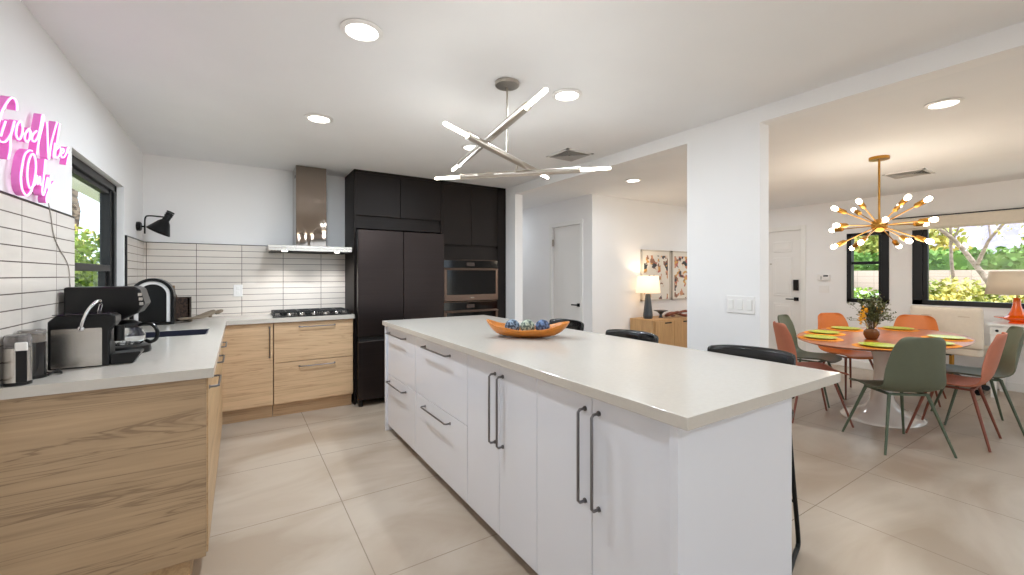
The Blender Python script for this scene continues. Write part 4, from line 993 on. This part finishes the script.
# ------------------------------------------------------------------ outside
struct(MB().box(-60, 420, -200, 260, -.3, -.12).build('ground', M['gravel']))
def leafmass(name, c, rad, n, m, label, cat, seed, leaf=.06, group=None, trunk=True, z0=-.12):
    rr = random.Random(seed); c = Vector(c); base = (c.x, c.y, z0)
    t = thing(name, label, cat, base, 0, group); g = MB(base)
    for i in range(n):
        d = Vector((rr.gauss(0, 1), rr.gauss(0, 1), rr.gauss(0, 1))).normalized()*(rr.random()**.4)
        p = c+Vector((d.x*rad[0], d.y*rad[1], d.z*rad[2]))*(1+.15*math.sin(5*d.x+3*d.z+seed))
        if p.z < z0: p.z = z0+.02
        a = Vector((rr.uniform(-1, 1), rr.uniform(-1, 1), rr.uniform(-1, 1))).normalized()*leaf*rr.uniform(.6, 1.3); b2 = a.cross(Vector((rr.uniform(-1, 1), rr.uniform(-1, 1), rr.uniform(-1, 1)))).normalized()*leaf*.5
        g.face([g._v(p-a), g._v(p+b2), g._v(p+a), g._v(p-b2)])
    g.build('foliage', m, t)
    if trunk:
        g = MB(base)
        for k in range(4):
            a = R(90*k+20); g.tube([(c.x, c.y, z0), (c.x+math.cos(a)*rad[0]*.3, c.y+math.sin(a)*rad[1]*.3, c.z)], [.03, .012], 6)
        g.build('stems', M['bark'], t)
    return t
# left side
leafmass('shrub', (-2.3, 8.2, 1.0), (1.1, 1.5, 1.15), 9000, M['leaf'], 'tall bright green shrub outside left window, nearer one', 'shrub', 1, .055)
leafmass('shrub', (-4.2, 11.5, 1.2), (1.9, 1.6, 1.5), 7000, M['leafy'], 'yellow green shrub outside left window, behind the nearer one', 'shrub', 2, .07)
o_ = (-3.45, 14.2, -.12)
t = thing('palm_tree', 'shaggy palm trunk seen through the left window', 'palm', o_)
MB(o_).tube([(o_[0], o_[1], -.12+.3*i) for i in range(20)], [.22+.03*math.sin(i*2.1) for i in range(20)], 14).build('trunk', M['palmbark'], t, smooth=True)
g = MB(o_); rr = random.Random(5)
for k in range(26):
    a = 2*math.pi*k/26; e = rr.uniform(-.3, .9); rows = []
    for i in range(8):
        s = i/7; p = Vector((o_[0], o_[1], 5.5))+Vector((math.cos(a)*2.2*s, math.sin(a)*2.2*s, 1.4*e*s-1.6*s*s)); sw = .16*math.sin(math.pi*(.1+.85*s))
        q = Vector((-math.sin(a), math.cos(a), 0))*sw; rows.append([p-q, p, p+q])
    g.grid(rows)
g.build('fronds', M['hedge'], t)
# right side
leafmass('ground_cover', (10.6, 2.2, .50), (.75, 1.0, .68), 9000, M['leafy'], 'yellow green flowering bush left under the wide window', 'shrub', 11, .05, 'low bushes outside the dining window')
leafmass('ground_cover', (10.9, .7, .48), (.75, .95, .66), 9000, M['leafy'], 'yellow green flowering bush below the leaning tree trunk', 'shrub', 12, .05, 'low bushes outside the dining window')
leafmass('ground_cover', (11.8, 3.8, .40), (.8, 1.1, .6), 5000, M['leaf'], 'green bush outside the narrow dining window', 'shrub', 13, .05, 'low bushes outside the dining window')
g = MB(); g.box(15.9, 16.1, -8, 5.4, -.12, 1.45)
gm = grout(M['block'], [(1, .4, 0), (2, .2, -.12)], (176, 150, 136), .012)
tag(g.build('garden_wall', gm), 'pinkish concrete block garden wall across the yard', 'wall')
g = MB(); rr = random.Random(8)
for i in range(15000):
    p = Vector((rr.uniform(17, 18.2), rr.uniform(-9, 7), rr.uniform(-.1, 2.05+.05*math.sin(i)))); a = Vector((rr.uniform(-1, 1), rr.uniform(-1, 1), rr.uniform(-1, 1))).normalized()*.09; b2 = a.cross(Vector((rr.uniform(-1, 1), rr.uniform(-1, 1), rr.uniform(-1, 1)))).normalized()*.06
    g.face([g._v(p-a), g._v(p+b2), g._v(p+a), g._v(p-b2)])
g.box(17.2, 18, -9, 7, -.12, 1.9)
tag(g.build('clipped_hedge', M['hedge']), 'clipped green hedge behind the block garden wall', 'hedge')
o_ = (12, 1.7, -.12)
t = thing('bare_tree', 'pale multi-branched tree leaning left outside the wide window', 'tree', o_)
g = MB(o_)
def br(pts, r0, r1):
    P = smoothpts(pts, 4); n = len(P); g.tube(P, [.62*(r0+(r1-r0)*i/(n-1)) for i in range(n)], 8)
br([(12, 1.55, -.12), (12, 1.65, .5), (12, 1.707, .797), (12.05, 1.87, 1.13), (12.1, 2.065, 1.494), (12.1, 2.339, 1.978), (12, 2.583, 2.279), (11.9, 2.779, 2.547), (11.8, 2.934, 2.9)], .11, .035)
br([(12.3, 2.409, -.12), (12.3, 2.409, 1.019), (12.2, 2.424, 1.521), (12.2, 2.438, 2.024), (12.1, 2.424, 2.9)], .06, .035)
br([(12.1, 2.065, 1.494), (12.0, 1.934, 1.836), (11.9, 1.845, 2.021), (11.8, 1.621, 2.338), (11.7, 1.4, 2.7)], .055, .025)
br([(11.9, 1.845, 2.021), (12, 1.883, 2.271), (12, 1.896, 2.7)], .03, .015)
br([(12.1, 2.339, 1.978), (12.2, 2.481, 2.189), (12.3, 2.672, 2.6)], .03, .018)
br([(12.2, 2.438, 1.924), (12.1, 2.297, 2.312), (12.0, 2.214, 2.7)], .03, .015)
g.build('trunk', M['bark'], t, smooth=True)
g = MB(o_); rr = random.Random(4)
for i in range(500):
    b0 = rr.choice([(1.9, 2.7), (2.9, 2.9), (1.4, 2.6), (2.4, 2.9), (2.2, 2.6), (1.7, 2.2)])
    p = Vector((12+rr.gauss(0, .3), b0[0]+rr.gauss(0, .2), b0[1]+rr.gauss(0, .15))); a = Vector((rr.uniform(-1, 1), rr.uniform(-1, 1), rr.uniform(-1, 1))).normalized()*.035; b2 = a.cross(Vector((0, .3, 1))).normalized()*.02
    g.face([g._v(p-a), g._v(p+b2), g._v(p+a), g._v(p-b2)])
g.build('foliage', M['leafy'], t)
leafmass('shrub', (22, 6.0, 2.2), (1.6, 2.0, 1.7), 5000, M['leafy'], 'rounded pale green tree beyond the hedge, left part of view', 'tree', 21, .14)
leafmass('shrub', (24, 1.2, 2.4), (1.5, 1.6, 1.5), 4500, M['leaf'], 'rounded green tree beyond the hedge, in the middle of view', 'tree', 22, .14)
leafmass('shrub', (20, 10.5, 1.4), (1.5, 2.6, 2.0), 5000, M['leaf'], 'green tree seen through the narrow dining window', 'tree', 23, .14)
o_ = (30, 1.2, -.12)
t = thing('palm_tree', 'distant fan palm at right side of the wide window', 'palm', o_)
MB(o_).cyl((30, 1.2, -.12), (30, 1.2, 3.3), .2, .16, 10).build('trunk', M['palmbark'], t, smooth='auto')
g = MB(o_); rr = random.Random(9)
for k in range(60):
    d = Vector((rr.gauss(0, 1), rr.gauss(0, 1), rr.gauss(.1, .8))).normalized(); q = d.cross(Vector((0, 0, 1))).normalized()*.12
    p = Vector((30, 1.2, 3.6)); g.grid([[p-q*.3, p+q*.3], [p+d*.6-q, p+d*.6+q], [p+d*1.1+Vector((0, 0, -.25))-q*.2, p+d*1.1+Vector((0, 0, -.25))+q*.2]])
g.build('fronds', M['leaf'], t)
# parked white car beyond the yard
o_ = (14.2, 1.0, -.12)
def car(o_, label, sgn=1):
    t = thing('parked_car', label, 'car', o_)
    X, Y, Z = o_
    body = [(-2.2, .30), (-2.15, .75), (-1.9, .88), (-1.0, .95), (-.45, 1.38), (.9, 1.42), (1.6, 1.0), (2.1, .92), (2.2, .6), (2.18, .3)]
    MB(o_).prism([(Y+a*sgn, Z+b_) for a, b_ in body], 0, X-.85, X+.85).build('body', M['carw'], t, bevel=.06, seg=3)
    MB(o_).prism([(Y+a*sgn, Z+b_) for a, b_ in ((-.88, .98), (-.42, 1.32), (.86, 1.36), (1.4, 1.02))], 0, X-.86, X+.86).build('side_glass', M['ovenglass'], t)
    for a in (-1.4, 1.4):
        for s in (-.78, .78): MB(o_).cyl((X+s-.1, Y+a, Z+.32), (X+s+.1, Y+a, Z+.32), .32, n=20).build('wheel', M['black'], t, smooth='auto')
    return t
car((14.4, -.35, -.12), 'white parked car behind the leaning tree trunk')
car((14.6, 6.6, -.12), 'white parked car seen through the narrow dining window', -1)
# mountain range
g = MB((260, 60, 0)); rr = random.Random(12); rows = []
for i in range(10):
    row = []
    for j in range(90):
        y = -140+j*4.2; s = i/9
        hh = 46*(s**.8)*(1+.16*math.sin(y*.035)+.10*math.sin(y*.09+1)+.05*math.sin(y*.23+2))+(0 if i == 0 else rr.uniform(-2.2, 2.2))
        row.append((200+s*90+rr.uniform(-2, 2), y, -1+hh))
    rows.append(row)
g.grid(rows); tag(g.build('mountain_range', M['mount']), 'hazy purple desert mountains beyond the dining windows', 'mountain', None, 'structure')
